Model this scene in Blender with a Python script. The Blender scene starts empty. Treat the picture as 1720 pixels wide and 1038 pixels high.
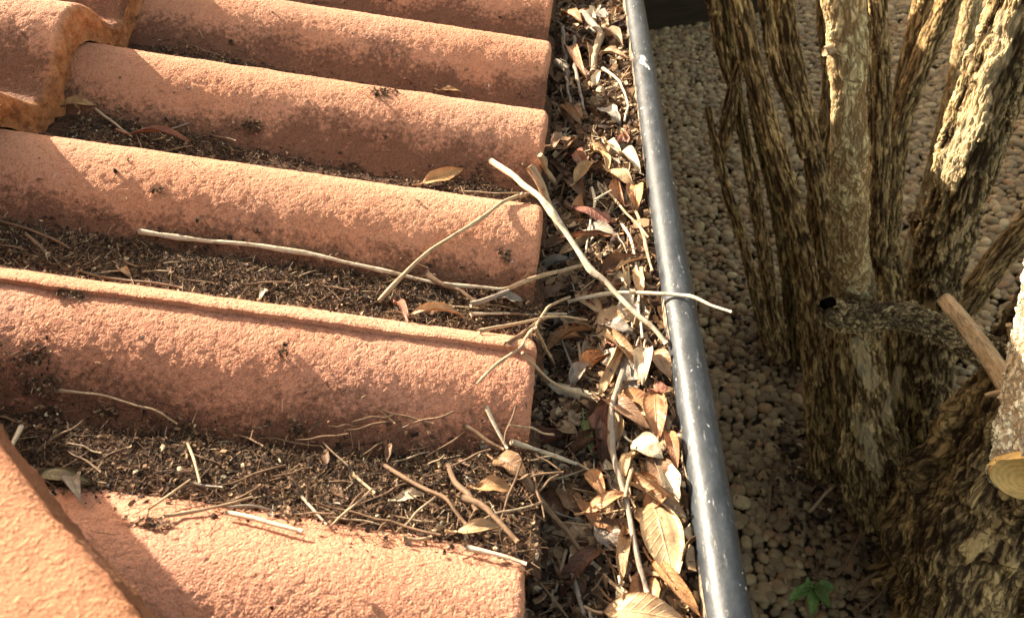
import bpy, bmesh, math, random
import numpy as np
from mathutils import Vector, Matrix
random.seed(7); rng = np.random.default_rng(7)
S = bpy.context.scene; COL = S.collection
PI = math.pi

# ------------------------------------------------------------------ camera
F = 1240.0                                   # focal length in photo pixels (1720 wide)
TH = math.radians(18)                        # roof pitch
def nrm(v): v = np.array(v, float); return v/np.linalg.norm(v)
g_c = nrm((102, 1192, -F))                   # eave direction (+Y) in camera axes
r_c = np.array((.99, -.134, -.048)); r_c = nrm(r_c - r_c.dot(g_c)*g_c)   # down the roof slope
n_c = np.cross(r_c, g_c)                     # roof normal
up_c = n_c*math.cos(TH) - r_c*math.sin(TH)
x_c = r_c*math.cos(TH) + n_c*math.sin(TH)
R = np.array([x_c, g_c, up_c])               # camera axes -> world
C0 = np.array((0., 0., 1.9))
cam_d = bpy.data.cameras.new('camera'); cam = bpy.data.objects.new('camera', cam_d); COL.objects.link(cam)
cam_d.sensor_width = 36; cam_d.lens = 36*F/1720; cam_d.clip_start = .02; cam_d.clip_end = 100
M = Matrix.Identity(4)
for i in range(3):
    for j in range(3): M[i][j] = R[i][j]
    M[i][3] = C0[i]
cam.matrix_world = M
cam_d.dof.use_dof = True; cam_d.dof.focus_distance = .60; cam_d.dof.aperture_fstop = 15
S.camera = cam

# ------------------------------------------------------------------ light
SUN = nrm((-1.22, .90, 1.0))
w = bpy.data.worlds.new('World'); S.world = w; w.use_nodes = True
nt = w.node_tree; nt.nodes.clear()
sky = nt.nodes.new('ShaderNodeTexSky'); sky.sky_type = 'NISHITA'; sky.sun_disc = False
sky.sun_elevation = math.asin(SUN[2]); sky.sun_rotation = math.atan2(SUN[0], SUN[1]); sky.dust_density = 3.0
bg = nt.nodes.new('ShaderNodeBackground'); bg.inputs[1].default_value = .145
wo = nt.nodes.new('ShaderNodeOutputWorld')
tint = nt.nodes.new('ShaderNodeMix'); tint.data_type = 'RGBA'; tint.blend_type = 'MULTIPLY'; tint.inputs[0].default_value = 1.0
tint.inputs[7].default_value = (1.0, .81, .55, 1)        # the photograph's warm white balance
nt.links.new(sky.outputs[0], tint.inputs[6]); nt.links.new(tint.outputs[2], bg.inputs[0]); nt.links.new(bg.outputs[0], wo.inputs[0])
ld = bpy.data.lights.new('sun', 'SUN'); ld.energy = 5.0; ld.angle = math.radians(.53); ld.color = (1, .895, .715)
lo = bpy.data.objects.new('sun', ld); COL.objects.link(lo)
lo.rotation_mode = 'QUATERNION'; lo.rotation_quaternion = Vector(SUN).to_track_quat('Z', 'Y')
S.view_settings.view_transform = 'Standard'; S.view_settings.look = 'None'
S.view_settings.exposure = 1.80; S.view_settings.gamma = 1.0

# ------------------------------------------------------------------ noise
def _h(ix, iy, iz, seed):
    n = (ix*374761393 + iy*668265263 + iz*2147483647 + seed*974711) & 0xffffffff
    n = ((n ^ (n >> 13))*1274126177) & 0xffffffff
    n = ((n ^ (n >> 16))*2246822519) & 0xffffffff
    return ((n ^ (n >> 15)) & 0xffff)/65535.0
def vn(x, y, z=0, seed=0):
    x, y, z = np.broadcast_arrays(np.asarray(x, float), np.asarray(y, float), np.asarray(z, float))
    fx, fy, fz = np.floor(x), np.floor(y), np.floor(z)
    ix, iy, iz = (a.astype(np.int64) for a in (fx, fy, fz))
    u, v, q = x-fx, y-fy, z-fz
    u = u*u*(3-2*u); v = v*v*(3-2*v); q = q*q*(3-2*q)
    o = 0
    for a in (0, 1):
        for b in (0, 1):
            for c in (0, 1):
                o = o + _h(ix+a, iy+b, iz+c, seed)*(u if a else 1-u)*(v if b else 1-v)*(q if c else 1-q)
    return o*2-1
def fbm(x, y, z=0, o=3, seed=0):
    s = 0; a = 1; f = 1
    for k in range(o): s = s + a*vn(np.asarray(x)*f, np.asarray(y)*f, np.asarray(z)*f, seed+k*17); a *= .5; f *= 2.03
    return s/1.75

# ------------------------------------------------------------------ object helpers
def tag(o, label=None, cat=None, group=None, kind=None):
    if label: o['label'] = label
    if cat: o['category'] = cat
    if group: o['group'] = group
    if kind: o['kind'] = kind
    return o
def link(name, me, mats=(), parent=None):
    o = bpy.data.objects.new(name, me); COL.objects.link(o)
    for m in (mats if isinstance(mats, (list, tuple)) else (mats,)):
        if m: me.materials.append(m)
    if parent: o.parent = parent
    return o
def mesh_np(name, V, Fc, smooth=True):
    """V (n,3); Fc list of face arrays (m,k)"""
    me = bpy.data.meshes.new(name); V = np.asarray(V, np.float32)
    if not isinstance(Fc, list): Fc = [Fc]
    me.vertices.add(len(V)); me.vertices.foreach_set('co', V.ravel())
    tot = sum(f.size for f in Fc); nf = sum(len(f) for f in Fc)
    me.loops.add(tot); me.polygons.add(nf)
    me.loops.foreach_set('vertex_index', np.concatenate([f.ravel() for f in Fc]).astype(np.int32))
    st = []; p = 0
    for f in Fc: st.append(p + np.arange(len(f))*f.shape[1]); p += f.size
    me.polygons.foreach_set('loop_start', np.concatenate(st).astype(np.int32))
    me.update(calc_edges=True)
    me.polygons.foreach_set('use_smooth', np.full(nf, smooth, bool))
    return me
def attr(me, name, A):
    A = np.asarray(A, np.float32)
    if A.ndim == 1:
        a = me.attributes.new(name, 'FLOAT', 'POINT'); a.data.foreach_set('value', A)
    else:
        a = me.attributes.new(name, 'FLOAT_VECTOR', 'POINT'); a.data.foreach_set('vector', A.ravel())
def recenter(o):
    """origin to the mesh's middle, the mesh staying where it is (object has no parent rotation but its own matrix)"""
    me = o.data; n = len(me.vertices); V = np.empty(n*3, np.float32); me.vertices.foreach_get('co', V); V = V.reshape(-1, 3)
    c = (V.min(0)+V.max(0))/2; V -= c; me.vertices.foreach_set('co', V.ravel()); me.update()
    o.matrix_world = o.matrix_world @ Matrix.Translation([float(q) for q in c])
    return o
def grid_faces(nu, nv, off=0, wrap=False):
    i, j = np.meshgrid(np.arange(nu-1), np.arange(nv if wrap else nv-1), indexing='ij')
    j2 = (j+1) % nv
    return np.stack([i*nv+j, (i+1)*nv+j, (i+1)*nv+j2, i*nv+j2], -1).reshape(-1, 4)+off

# ------------------------------------------------------------------ material helpers
def mat(name, disp=False):
    m = bpy.data.materials.new(name); m.use_nodes = True
    m.node_tree.nodes.clear()
    N = m.node_tree
    out = N.nodes.new('ShaderNodeOutputMaterial'); b = N.nodes.new('ShaderNodeBsdfPrincipled')
    N.links.new(b.outputs[0], out.inputs[0])
    if disp: m.displacement_method = 'BOTH'
    class K: pass
    k = K(); k.m = m; k.N = N; k.b = b; k.out = out
    def node(t, **kw):
        n = N.nodes.new('ShaderNode'+t)
        for a, v in kw.items():
            if a in ('op',): n.operation = v
            elif a in ('blend',): n.blend_type = v
            elif hasattr(n, a) and not a.startswith('i_'): setattr(n, a, v)
        return n
    def put(s, v):
        if hasattr(v, 'is_linked') or hasattr(v, 'links'): N.links.new(v, s)
        elif isinstance(v, tuple) and len(v) == 3 and s.type == 'RGBA': s.default_value = (*v, 1)
        else: s.default_value = v
    def math_(op, a, b_=0.0, clamp=False):
        n = node('Math', op=op); put(n.inputs[0], a); put(n.inputs[1], b_); n.use_clamp = clamp; return n.outputs[0]
    def noise(vec, scale, detail=3, rough=.55, dist=0.0):
        n = node('TexNoise'); n.inputs['Scale'].default_value = scale; n.inputs['Detail'].default_value = detail
        n.inputs['Roughness'].default_value = rough; n.inputs['Distortion'].default_value = dist
        N.links.new(vec, n.inputs['Vector']); return n.outputs[0]
    def voro(vec, scale, feature='F1', rnd=1.0):
        n = node('TexVoronoi'); n.feature = feature; n.inputs['Scale'].default_value = scale; n.inputs['Randomness'].default_value = rnd
        N.links.new(vec, n.inputs['Vector']); return n
    def ramp(f, stops, interp='LINEAR'):
        n = node('ValToRGB'); r = n.color_ramp; r.interpolation = interp
        while len(r.elements) < len(stops): r.elements.new(.5)
        for e, (p, c) in zip(r.elements, stops):
            e.position = p; e.color = (*c, 1) if isinstance(c, tuple) else (c, c, c, 1)
        N.links.new(f, n.inputs[0]); return n.outputs[0]
    def mix(f, a, b_, blend='MIX'):
        n = node('Mix'); n.data_type = 'RGBA'; n.blend_type = blend
        put(n.inputs[0], f); put(n.inputs[6], a); put(n.inputs[7], b_); return n.outputs[2]
    def mapr(f, a, b_, c, d):
        n = node('MapRange'); put(n.inputs[0], f)
        for i_, v in enumerate((a, b_, c, d)): n.inputs[i_+1].default_value = v
        return n.outputs[0]
    def scale(vec, s):
        n = node('Mapping'); n.inputs['Scale'].default_value = s; N.links.new(vec, n.inputs[0]); return n.outputs[0]
    def at(name_, o='Fac'):
        n = node('Attribute'); n.attribute_name = name_; return n.outputs[o]
    def bump(h, dist, strength=1.0, nrm_=None):
        n = node('Bump'); n.inputs['Strength'].default_value = strength; n.inputs['Distance'].default_value = dist
        N.links.new(h, n.inputs['Height'])
        if nrm_: N.links.new(nrm_, n.inputs['Normal'])
        N.links.new(n.outputs[0], b.inputs['Normal']); return n.outputs[0]
    def dispf(h, sc, mid=.5):
        n = node('Displacement'); n.inputs['Midlevel'].default_value = mid; n.inputs['Scale'].default_value = sc
        N.links.new(h, n.inputs['Height']); N.links.new(n.outputs[0], out.inputs['Displacement'])
    def obj_(): return node('TexCoord').outputs['Object']
    def geo(): return node('NewGeometry')
    def oinfo(): return node('ObjectInfo').outputs['Random']
    def set_(**kw):
        for a, v in kw.items():
            s = b.inputs[{'color': 'Base Color', 'rough': 'Roughness', 'spec': 'Specular IOR Level', 'metal': 'Metallic', 'coat': 'Coat Weight'}[a]]
            put(s, v)
    for f_ in (node, put, math_, noise, voro, ramp, mix, mapr, scale, at, bump, dispf, obj_, geo, oinfo, set_): setattr(k, f_.__name__, f_)
    return k

# terracotta tile
def m_tile(name, hue=0.0, amp=1.0, tint=(1, 1, 1)):
    k = mat(name, True); o = k.obj_()
    n1 = k.noise(o, 270, 3, .62, 1.0); n2 = k.noise(o, 55, 3, .6); n3 = k.noise(o, 9, 3, .6); n4 = k.noise(o, 900, 2, .6)
    col = k.ramp(n3, [(.3, (.50+hue, .218, .121)), (.5, (.57+hue, .277, .167)), (.72, (.64+hue, .352, .236))])
    col = k.mix(k.mapr(n2, .35, .75, 0, .45), col, (.60+hue, .31, .19))
    col = k.mix(k.mapr(n4, .52, .72, 0, .75), col, (.25, .10, .05))
    col = k.mix(k.mapr(k.noise(o, 18, 4, .65), .45, .70, 0, .42), col, (.38+hue, .15, .080))
    col = k.mix(1.0, col, tint, 'MULTIPLY')
    # dirt collected low on the rolls: speckles whose density follows the 'dirt' attribute
    d = k.at('dirt')
    sp = k.noise(o, 260, 5, .72, .4); blot = k.math_('ADD', k.math_('MULTIPLY', k.noise(o, 26, 3, .6), .55), k.math_('MULTIPLY', k.noise(o, 9, 2, .5), .45))
    thr = k.math_('ADD', k.math_('MULTIPLY', d, .78), k.math_('MULTIPLY', k.math_('SUBTRACT', blot, .5), 1.3))
    mask = k.mapr(k.math_('SUBTRACT', k.math_('ADD', sp, thr), 1.0), -.10, .16, 0, 1)
    mask = k.math_('MULTIPLY', mask, .84, True)
    col = k.mix(mask, col, k.mix(k.mapr(n4, .4, .6, 0, 1), (.060, .030, .019), (.16, .072, .042)))
    # white lime spots
    ws = k.noise(o, 70, 2, .5, .4); col = k.mix(k.mapr(ws, .765, .79, 0, .75), col, (.72, .66, .60))
    e = k.at('edge'); col = k.mix(k.math_('MULTIPLY', e, .7), col, k.ramp(k.noise(o, 80, 4, .65), [(.3, (.16, .07, .03)), (.5, (.50, .22, .09)), (.7, (.60, .30, .13))]))
    k.set_(color=col, rough=.92, spec=.25)
    rid = k.math_('ABSOLUTE', k.math_('SUBTRACT', n1, .5)); rid = k.math_('SUBTRACT', 1.0, k.math_('MULTIPLY', rid, 3.2))
    h = k.math_('ADD', k.math_('MULTIPLY', n1, .9), k.math_('MULTIPLY', rid, .16))
    h = k.math_('ADD', h, k.math_('MULTIPLY', k.noise(o, 90, 3, .6), .28)); h = k.math_('ADD', h, k.math_('MULTIPLY', n4, .25))
    k.dispf(h, .0029*amp, .95)
    return k.m
def m_soil():
    k = mat('valley_soil', True); o = k.obj_()
    n = k.noise(o, 260, 5, .7); n2 = k.noise(o, 40, 3)
    col = k.ramp(n, [(.3, (.026, .014, .009)), (.52, (.085, .045, .027)), (.7, (.20, .115, .068))])
    col = k.mix(k.mapr(n2, .5, .75, 0, .6), col, (.16, .075, .042))
    k.set_(color=col, rough=.95, spec=.2); k.dispf(k.math_('ADD', n, k.math_('MULTIPLY', n2, .7)), .005, .8); return k.m
def m_crumb(name, stops):
    k = mat(name); r = k.geo().outputs['Random Per Island']
    c = k.ramp(r, stops, 'CONSTANT'); n = k.noise(k.obj_(), 900, 2)
    c = k.mix(.35, c, k.ramp(n, [(.3, 0.25), (.7, 1.0)]), 'MULTIPLY')
    k.set_(color=c, rough=.85, spec=.3); return k.m
def m_leaf(name, base, dark, spot=.35):
    k = mat(name); uv = k.node('UVMap').outputs[0]; r = k.oinfo(); o = k.obj_()
    sx = k.node('SeparateXYZ'); k.N.links.new(uv, sx.inputs[0]); u, v = sx.outputs[0], sx.outputs[1]
    av = k.math_('ABSOLUTE', k.math_('SUBTRACT', v, .5))
    vein = k.math_('SINE', k.math_('MULTIPLY', k.math_('SUBTRACT', u, k.math_('MULTIPLY', av, .42)), 62.))
    vein = k.mapr(vein, .72, 1, 0, 1); mid = k.mapr(av, .0, .035, 1, 0)
    vv = k.math_('MAXIMUM', k.math_('MULTIPLY', vein, .5), mid)
    n = k.noise(o, 130, 4, .65); n2 = k.noise(o, 420, 2)
    c = k.mix(k.mapr(n, .35, .72, 0, 1), base, dark)
    c = k.mix(k.mapr(n2, .62, .70, 0, spot), c, (dark[0]*.35, dark[1]*.3, dark[2]*.3))
    c = k.mix(k.math_('MULTIPLY', vv, .2), c, tuple(min(1, a*1.35+.04) for a in base))
    hs = k.node('HueSaturation'); k.put(hs.inputs['Value'], k.mapr(r, 0, 1, .78, 1.15)); k.put(hs.inputs['Color'], c)
    k.put(hs.inputs['Hue'], k.mapr(r, 0, 1, .492, .503))
    c = hs.outputs[0]
    k.set_(color=c, rough=.48, spec=.4)
    k.bump(k.math_('ADD', k.math_('MULTIPLY', vv, .6), n), .0012, .8)
    tr = k.node('BsdfTranslucent'); k.put(tr.inputs[0], c); mx = k.node('MixShader'); mx.inputs[0].default_value = .22
    k.N.links.new(k.b.outputs[0], mx.inputs[1]); k.N.links.new(tr.outputs[0], mx.inputs[2]); k.N.links.new(mx.outputs[0], k.out.inputs[0])
    return k.m
LM = {'orange': m_leaf('leaf_orange', (.58, .31, .14), (.36, .16, .07)), 'tan': m_leaf('leaf_tan', (.64, .44, .25), (.42, .25, .125)),
      'cream': m_leaf('leaf_cream', (.80, .68, .48), (.60, .44, .27)), 'dark': m_leaf('leaf_dark', (.19, .085, .045), (.09, .042, .025)),
      'grey': m_leaf('leaf_grey', (.46, .39, .31), (.28, .22, .17)), 'red': m_leaf('leaf_red', (.38, .165, .10), (.22, .085, .05)),
      'ochre': m_leaf('leaf_ochre', (.64, .38, .17), (.40, .22, .09)), 'brown': m_leaf('leaf_brown', (.33, .19, .10), (.18, .095, .05)),
      'green': m_leaf('leaf_green', (.12, .20, .06), (.22, .19, .08)), 'olive': m_leaf('leaf_olive', (.26, .26, .13), (.34, .24, .12)),
      'fresh': m_leaf('leaf_fresh', (.17, .27, .06), (.09, .17, .04), 0)}
def m_bark(name, dark, mid, light, amp, lightness=.5, patch=.62, sc=1.0, st=.16):
    """furrowed bark along the stem; 'bk' holds (cos*r, sin*r, length)"""
    k = mat(name, True); v = k.at('bk', 'Vector')
    vs = k.scale(v, (1, 1, st)); vm = k.scale(v, (1, 1, .42))
    f = k.noise(vs, 140*sc, 4, .58, .35); f2 = k.noise(vm, 40*sc, 4, .62, .8); f3 = k.noise(v, 8*sc, 3, .6); f4 = k.noise(vm, 330*sc, 3, .6)
    rid = k.math_('ABSOLUTE', k.math_('SUBTRACT', k.noise(k.scale(v, (1, 1, st*1.4)), 75*sc, 3, .55, .9), .5)); crack = k.mapr(rid, .0, .075, 0, 1)
    col = k.ramp(f, [(.32, dark), (.44, mid), (.57, light)])
    col = k.mix(k.mapr(f3, .46, .60, 0, .75), k.mix(.5, col, dark), col)
    pl = k.mapr(f2, patch, patch+.03, 0, 1); col = k.mix(k.math_('MULTIPLY', pl, lightness), col, tuple(min(1, q*1.35) for q in light))
    col = k.mix(k.math_('MULTIPLY', k.math_('SUBTRACT', 1.0, crack), .75), col, tuple(q*.5 for q in dark))
    col = k.mix(k.mapr(f4, .35, .6, .35, 0), col, dark)
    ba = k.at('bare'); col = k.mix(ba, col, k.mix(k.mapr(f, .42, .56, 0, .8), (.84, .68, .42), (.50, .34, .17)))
    k.set_(color=col, rough=.9, spec=.2)
    plate = k.mapr(f, .43, .50, 0, 1); h = k.math_('ADD', k.math_('MULTIPLY', f, .35), k.math_('MULTIPLY', k.math_('MULTIPLY', crack, plate), .42)); h = k.math_('ADD', h, k.math_('MULTIPLY', f2, .9))
    col = k.mix(k.math_('MULTIPLY', k.math_('SUBTRACT', 1.0, plate), .6), col, dark); k.put(k.b.inputs['Base Color'], col)
    h = k.math_('ADD', h, k.math_('ADD', k.math_('MULTIPLY', pl, .22), k.math_('MULTIPLY', f4, .14)))
    h = k.math_('ADD', k.math_('MULTIPLY', h, k.mapr(ba, 0, 1, 1, .6)), k.math_('MULTIPLY', ba, .45))
    k.dispf(h, amp, 1.1); return k.m
BK_D = m_bark('bark_dark', (.028, .015, .006), (.17, .098, .034), (.56, .40, .15), .0080, .40, .58)
BK_M = m_bark('bark_brown', (.035, .018, .007), (.26, .14, .052), (.78, .52, .23), .0070, .5, .56)
BK_L = m_bark('bark_pale', (.20, .11, .045), (.68, .48, .23), (.88, .68, .38), .0042, .5, .54, 1.0, .3)
BK_S = m_bark('bark_shaggy', (.035, .019, .010), (.19, .11, .05), (.70, .47, .21), .012, .7, .53, .5, .3)
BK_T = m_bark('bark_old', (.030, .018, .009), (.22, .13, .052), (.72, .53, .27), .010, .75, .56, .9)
BK_W = m_bark('bark_warm', (.035, .018, .008), (.27, .15, .055), (.74, .52, .24), .009, .75, .56, .8, .14)
BK_P = m_bark('bark_peeling', (.30, .20, .11), (.78, .64, .42), (.90, .79, .58), .007, .6, .5, 1.3, .35)
BK_G = m_bark('bark_greyish', (.045, .026, .012), (.27, .165, .07), (.66, .48, .25), .011, .6, .54, 1.3, .6)
def m_twig(name, a, b_, spots):
    k = mat(name); v = k.at('bk', 'Vector'); n = k.noise(k.scale(v, (1, 1, .12)), 700, 3, .6); n2 = k.noise(k.scale(v, (1, 1, .6)), 260, 3, .65)
    c = k.mix(k.mapr(n, .35, .65, 0, 1), a, b_); c = k.mix(k.mapr(n2, .55, .64, 0, spots), c, (.07, .045, .03))
    k.set_(color=c, rough=.7, spec=.3); k.bump(k.math_('ADD', n, n2), .0008, .8); return k.m
TW = {'pale': m_twig('twig_pale', (.70, .59, .44), (.47, .36, .24), .5), 'brown': m_twig('twig_brown', (.25, .15, .085), (.13, .075, .042), .6),
      'tan': m_twig('twig_tan', (.50, .37, .235), (.31, .205, .12), .5), 'grey': m_twig('twig_grey', (.34, .28, .22), (.20, .155, .115), .5)}
def m_wood():
    k = mat('cut_wood'); o = k.obj_(); v = k.node('VectorMath', op='LENGTH'); k.N.links.new(o, v.inputs[0])
    wv = k.math_('SINE', k.math_('MULTIPLY', v.outputs['Value'], 1400.)); n = k.noise(o, 160, 4)
    c = k.mix(k.mapr(wv, -1, 1, .0, .55), (.90, .58, .20), (.68, .38, .10)); c = k.mix(k.mapr(n, .45, .7, 0, .5), c, (.40, .25, .11))
    k.set_(color=c, rough=.75); k.bump(n, .001, .6); return k.m
M_WOOD = m_wood()
def m_lip():
    k = mat('gutter_black_paint'); o = k.obj_(); vs = k.scale(o, (1, .22, 1))
    n = k.noise(o, 12, 3); sc = k.noise(vs, 340, 4, .7); n3 = k.noise(k.scale(o, (1, .45, 1)), 60, 4, .7)
    col = k.ramp(n3, [(.35, (.018, .021, .025)), (.7, (.055, .062, .072))])
    col = k.mix(k.mapr(sc, .60, .70, 0, .5), col, (.42, .41, .38))
    pt = k.voro(k.scale(o, (1, .7, 1)), 260, 'F1'); rd = k.voro(o, 230).outputs['Color']
    speck = k.math_('MULTIPLY', k.mapr(k.math_('SUBTRACT', pt.outputs['Distance'], k.math_('MULTIPLY', k.math_('SUBTRACT', k.noise(o, 180, 2), .5), 1.1)), .06, .15, 1, 0), k.mapr(k.noise(o, 38, 4, .75), .555, .635, 0, 1))
    col = k.mix(speck, col, (.72, .70, .66))
    big = k.noise(k.scale(o, (1, .35, 1)), 26, 2, .4, .7); bm_ = k.mapr(big, .74, .755, 0, 1); col = k.mix(bm_, col, (.50, .47, .41))
    k.set_(color=col, rough=k.mapr(n3, .3, .7, .36, .58), spec=.45)
    h = k.math_('ADD', k.noise(o, 55, 3, .6), k.math_('MULTIPLY', k.math_('ADD', speck, bm_), .35)); k.bump(k.math_('ADD', h, k.math_('MULTIPLY', k.noise(o, 500, 2), .12)), .0012, .7); return k.m
def m_trough():
    k = mat('gutter_inside'); n = k.noise(k.obj_(), 60, 4, .7)
    k.set_(color=k.ramp(n, [(.4, (.03, .025, .02)), (.55, (.34, .25, .17)), (.62, (.48, .36, .25))]), rough=.8); return k.m
def m_pebble():
    k = mat('pebbles'); r = k.geo().outputs['Random Per Island']; o = k.obj_()
    c = k.ramp(r, [(0, (0.202, 0.134, 0.070)), (.2, (0.276, 0.194, 0.102)), (.4, (0.349, 0.235, 0.115)), (.6, (0.238, 0.169, 0.093)), (.75, (0.422, 0.303, 0.152)), (.88, (0.321, 0.176, 0.083)), (.95, (0.504, 0.379, 0.208))], 'CONSTANT')
    n = k.noise(o, 90, 4, .65); c = k.mix(k.mapr(n, .35, .7, .0, .55), c, (.20, .145, .08))
    k.set_(color=c, rough=.75, spec=.3); k.bump(n, .003, .5); return k.m
def m_simple(name, a, b_, sc, rough=.9, dist=.002, stretch=(1, 1, 1)):
    k = mat(name); n = k.noise(k.scale(k.obj_(), stretch), sc, 5, .65); k.set_(color=k.mix(k.mapr(n, .3, .7, 0, 1), a, b_), rough=rough, spec=.25); k.bump(n, dist, .8); return k.m

# ------------------------------------------------------------------ where things are
D = .340; PITCH = .1515; HR = .043; T4 = .311; SE = .042          # roof: crest plane below camera, roll pitch and height, crest of 4th row, eave end
rW = R@r_c; nW = R@n_c; gW = np.array((0, 1., 0)); OW = C0 - D*nW  # roof frame in the world
ROOF = Matrix([[rW[i], gW[i], nW[i], OW[i]] for i in range(3)]+[[0, 0, 0, 1]])
def roof_pt(s, t, h): return OW + s*rW + t*gW + h*nW
def to_roof(P): q = P-OW; return q.dot(rW), q.dot(gW), q.dot(nW)
BX, BZ, BR = .030, 1.512, .0120                                    # gutter lip centre and radius
def roll(t):
    x = (np.asarray(t, float)-T4)/PITCH+.5; x = x-np.floor(x)-.5
    a = np.minimum(np.abs(x)/np.where(x < 0, .50, .43), 1)
    return -HR*(1-(0.5+.5*np.cos(PI*a))**.72)
LIP = T4+.006
FILL = {-2: [(-.5, .010), (.04, .010)], -1: [(-.5, .011), (-.25, .0095), (-.15, .0075), (-.06, .010), (.0, .016), (.05, .021)], 0: [(-.5, .012), (-.1, .010), (.0, .010), (.05, .006)],
        1: [(-.5, .010), (-.27, .008), (-.2, .003), (-.09, .001), (-.02, .0045), (.05, .000)], 2: [(-.5, .008), (-.3, .005), (-.2, .001), (-.05, .001), (.05, .0)],
        3: [(-.5, .004), (.05, .001)], 4: [(-.5, .004), (.05, .001)]}
def soil_h(s, t):
    s = np.asarray(s, float); t = np.asarray(t, float); j = np.floor((t-T4)/PITCH).astype(int); f = np.zeros(np.broadcast(s, t).shape)
    for jj, L in FILL.items():
        f = np.where(j == jj, np.interp(s, [a for a, _ in L], [b for _, b in L]), f)
    q = (t-T4)/PITCH-j; f = f+np.select([j == -1, j == 0], [.034, .016], .006)*(.5-q)
    return -HR + f + .0028*fbm(s*45, t*60, 3.3, 3, 5)
def roof_h(s, t): return np.maximum(roll(t), soil_h(s, t))
def litter_z(X, Y):
    d = np.clip((np.asarray(X)-(-.07))/.085, 0, 1)
    return BZ - .018 + .010*d + .006*fbm(np.asarray(X)*30, np.asarray(Y)*22, 1.7, 3, 9) + .010*np.exp(-((np.asarray(Y)-.22)/.10)**2)*(1-d*.5)
def ray(px, py): return R@np.array(((px-860)/F, (519-py)/F, -1.))
def at_z(px, py, z): d = ray(px, py); return C0 + d*((z-C0[2])/d[2])
def at_Y(px, py, Y): d = ray(px, py); return C0 + d*(Y/d[1])
def at_h(px, py, h): d = ray(px, py); return C0 + d*((h-D)/d.dot(nW))
def at_d(px, py, dist): return C0 + ray(px, py)*dist
def above(P):
    s, t, h = to_roof(P)
    X, Y, Z = P
    if s < SE+.004: return h-float(roof_h(s, t))
    if X < BX-BR: return Z-float(litter_z(X, Y))
    if X < BX+BR: return max(abs(math.hypot(X-BX, Z-BZ))-BR, -1) if Z > BZ-.02 else -1
    return Z
def on(px, py, lift=0.0):
    """first point of the view ray lying LIFT above the surface"""
    d = ray(px, py); k = .18; 
    while k < 7:
        P = C0+d*k; e = above(P)-lift
        if e < 0: break
        k += max(.0008, min(e*.35, .02))
    return C0+d*k

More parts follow.
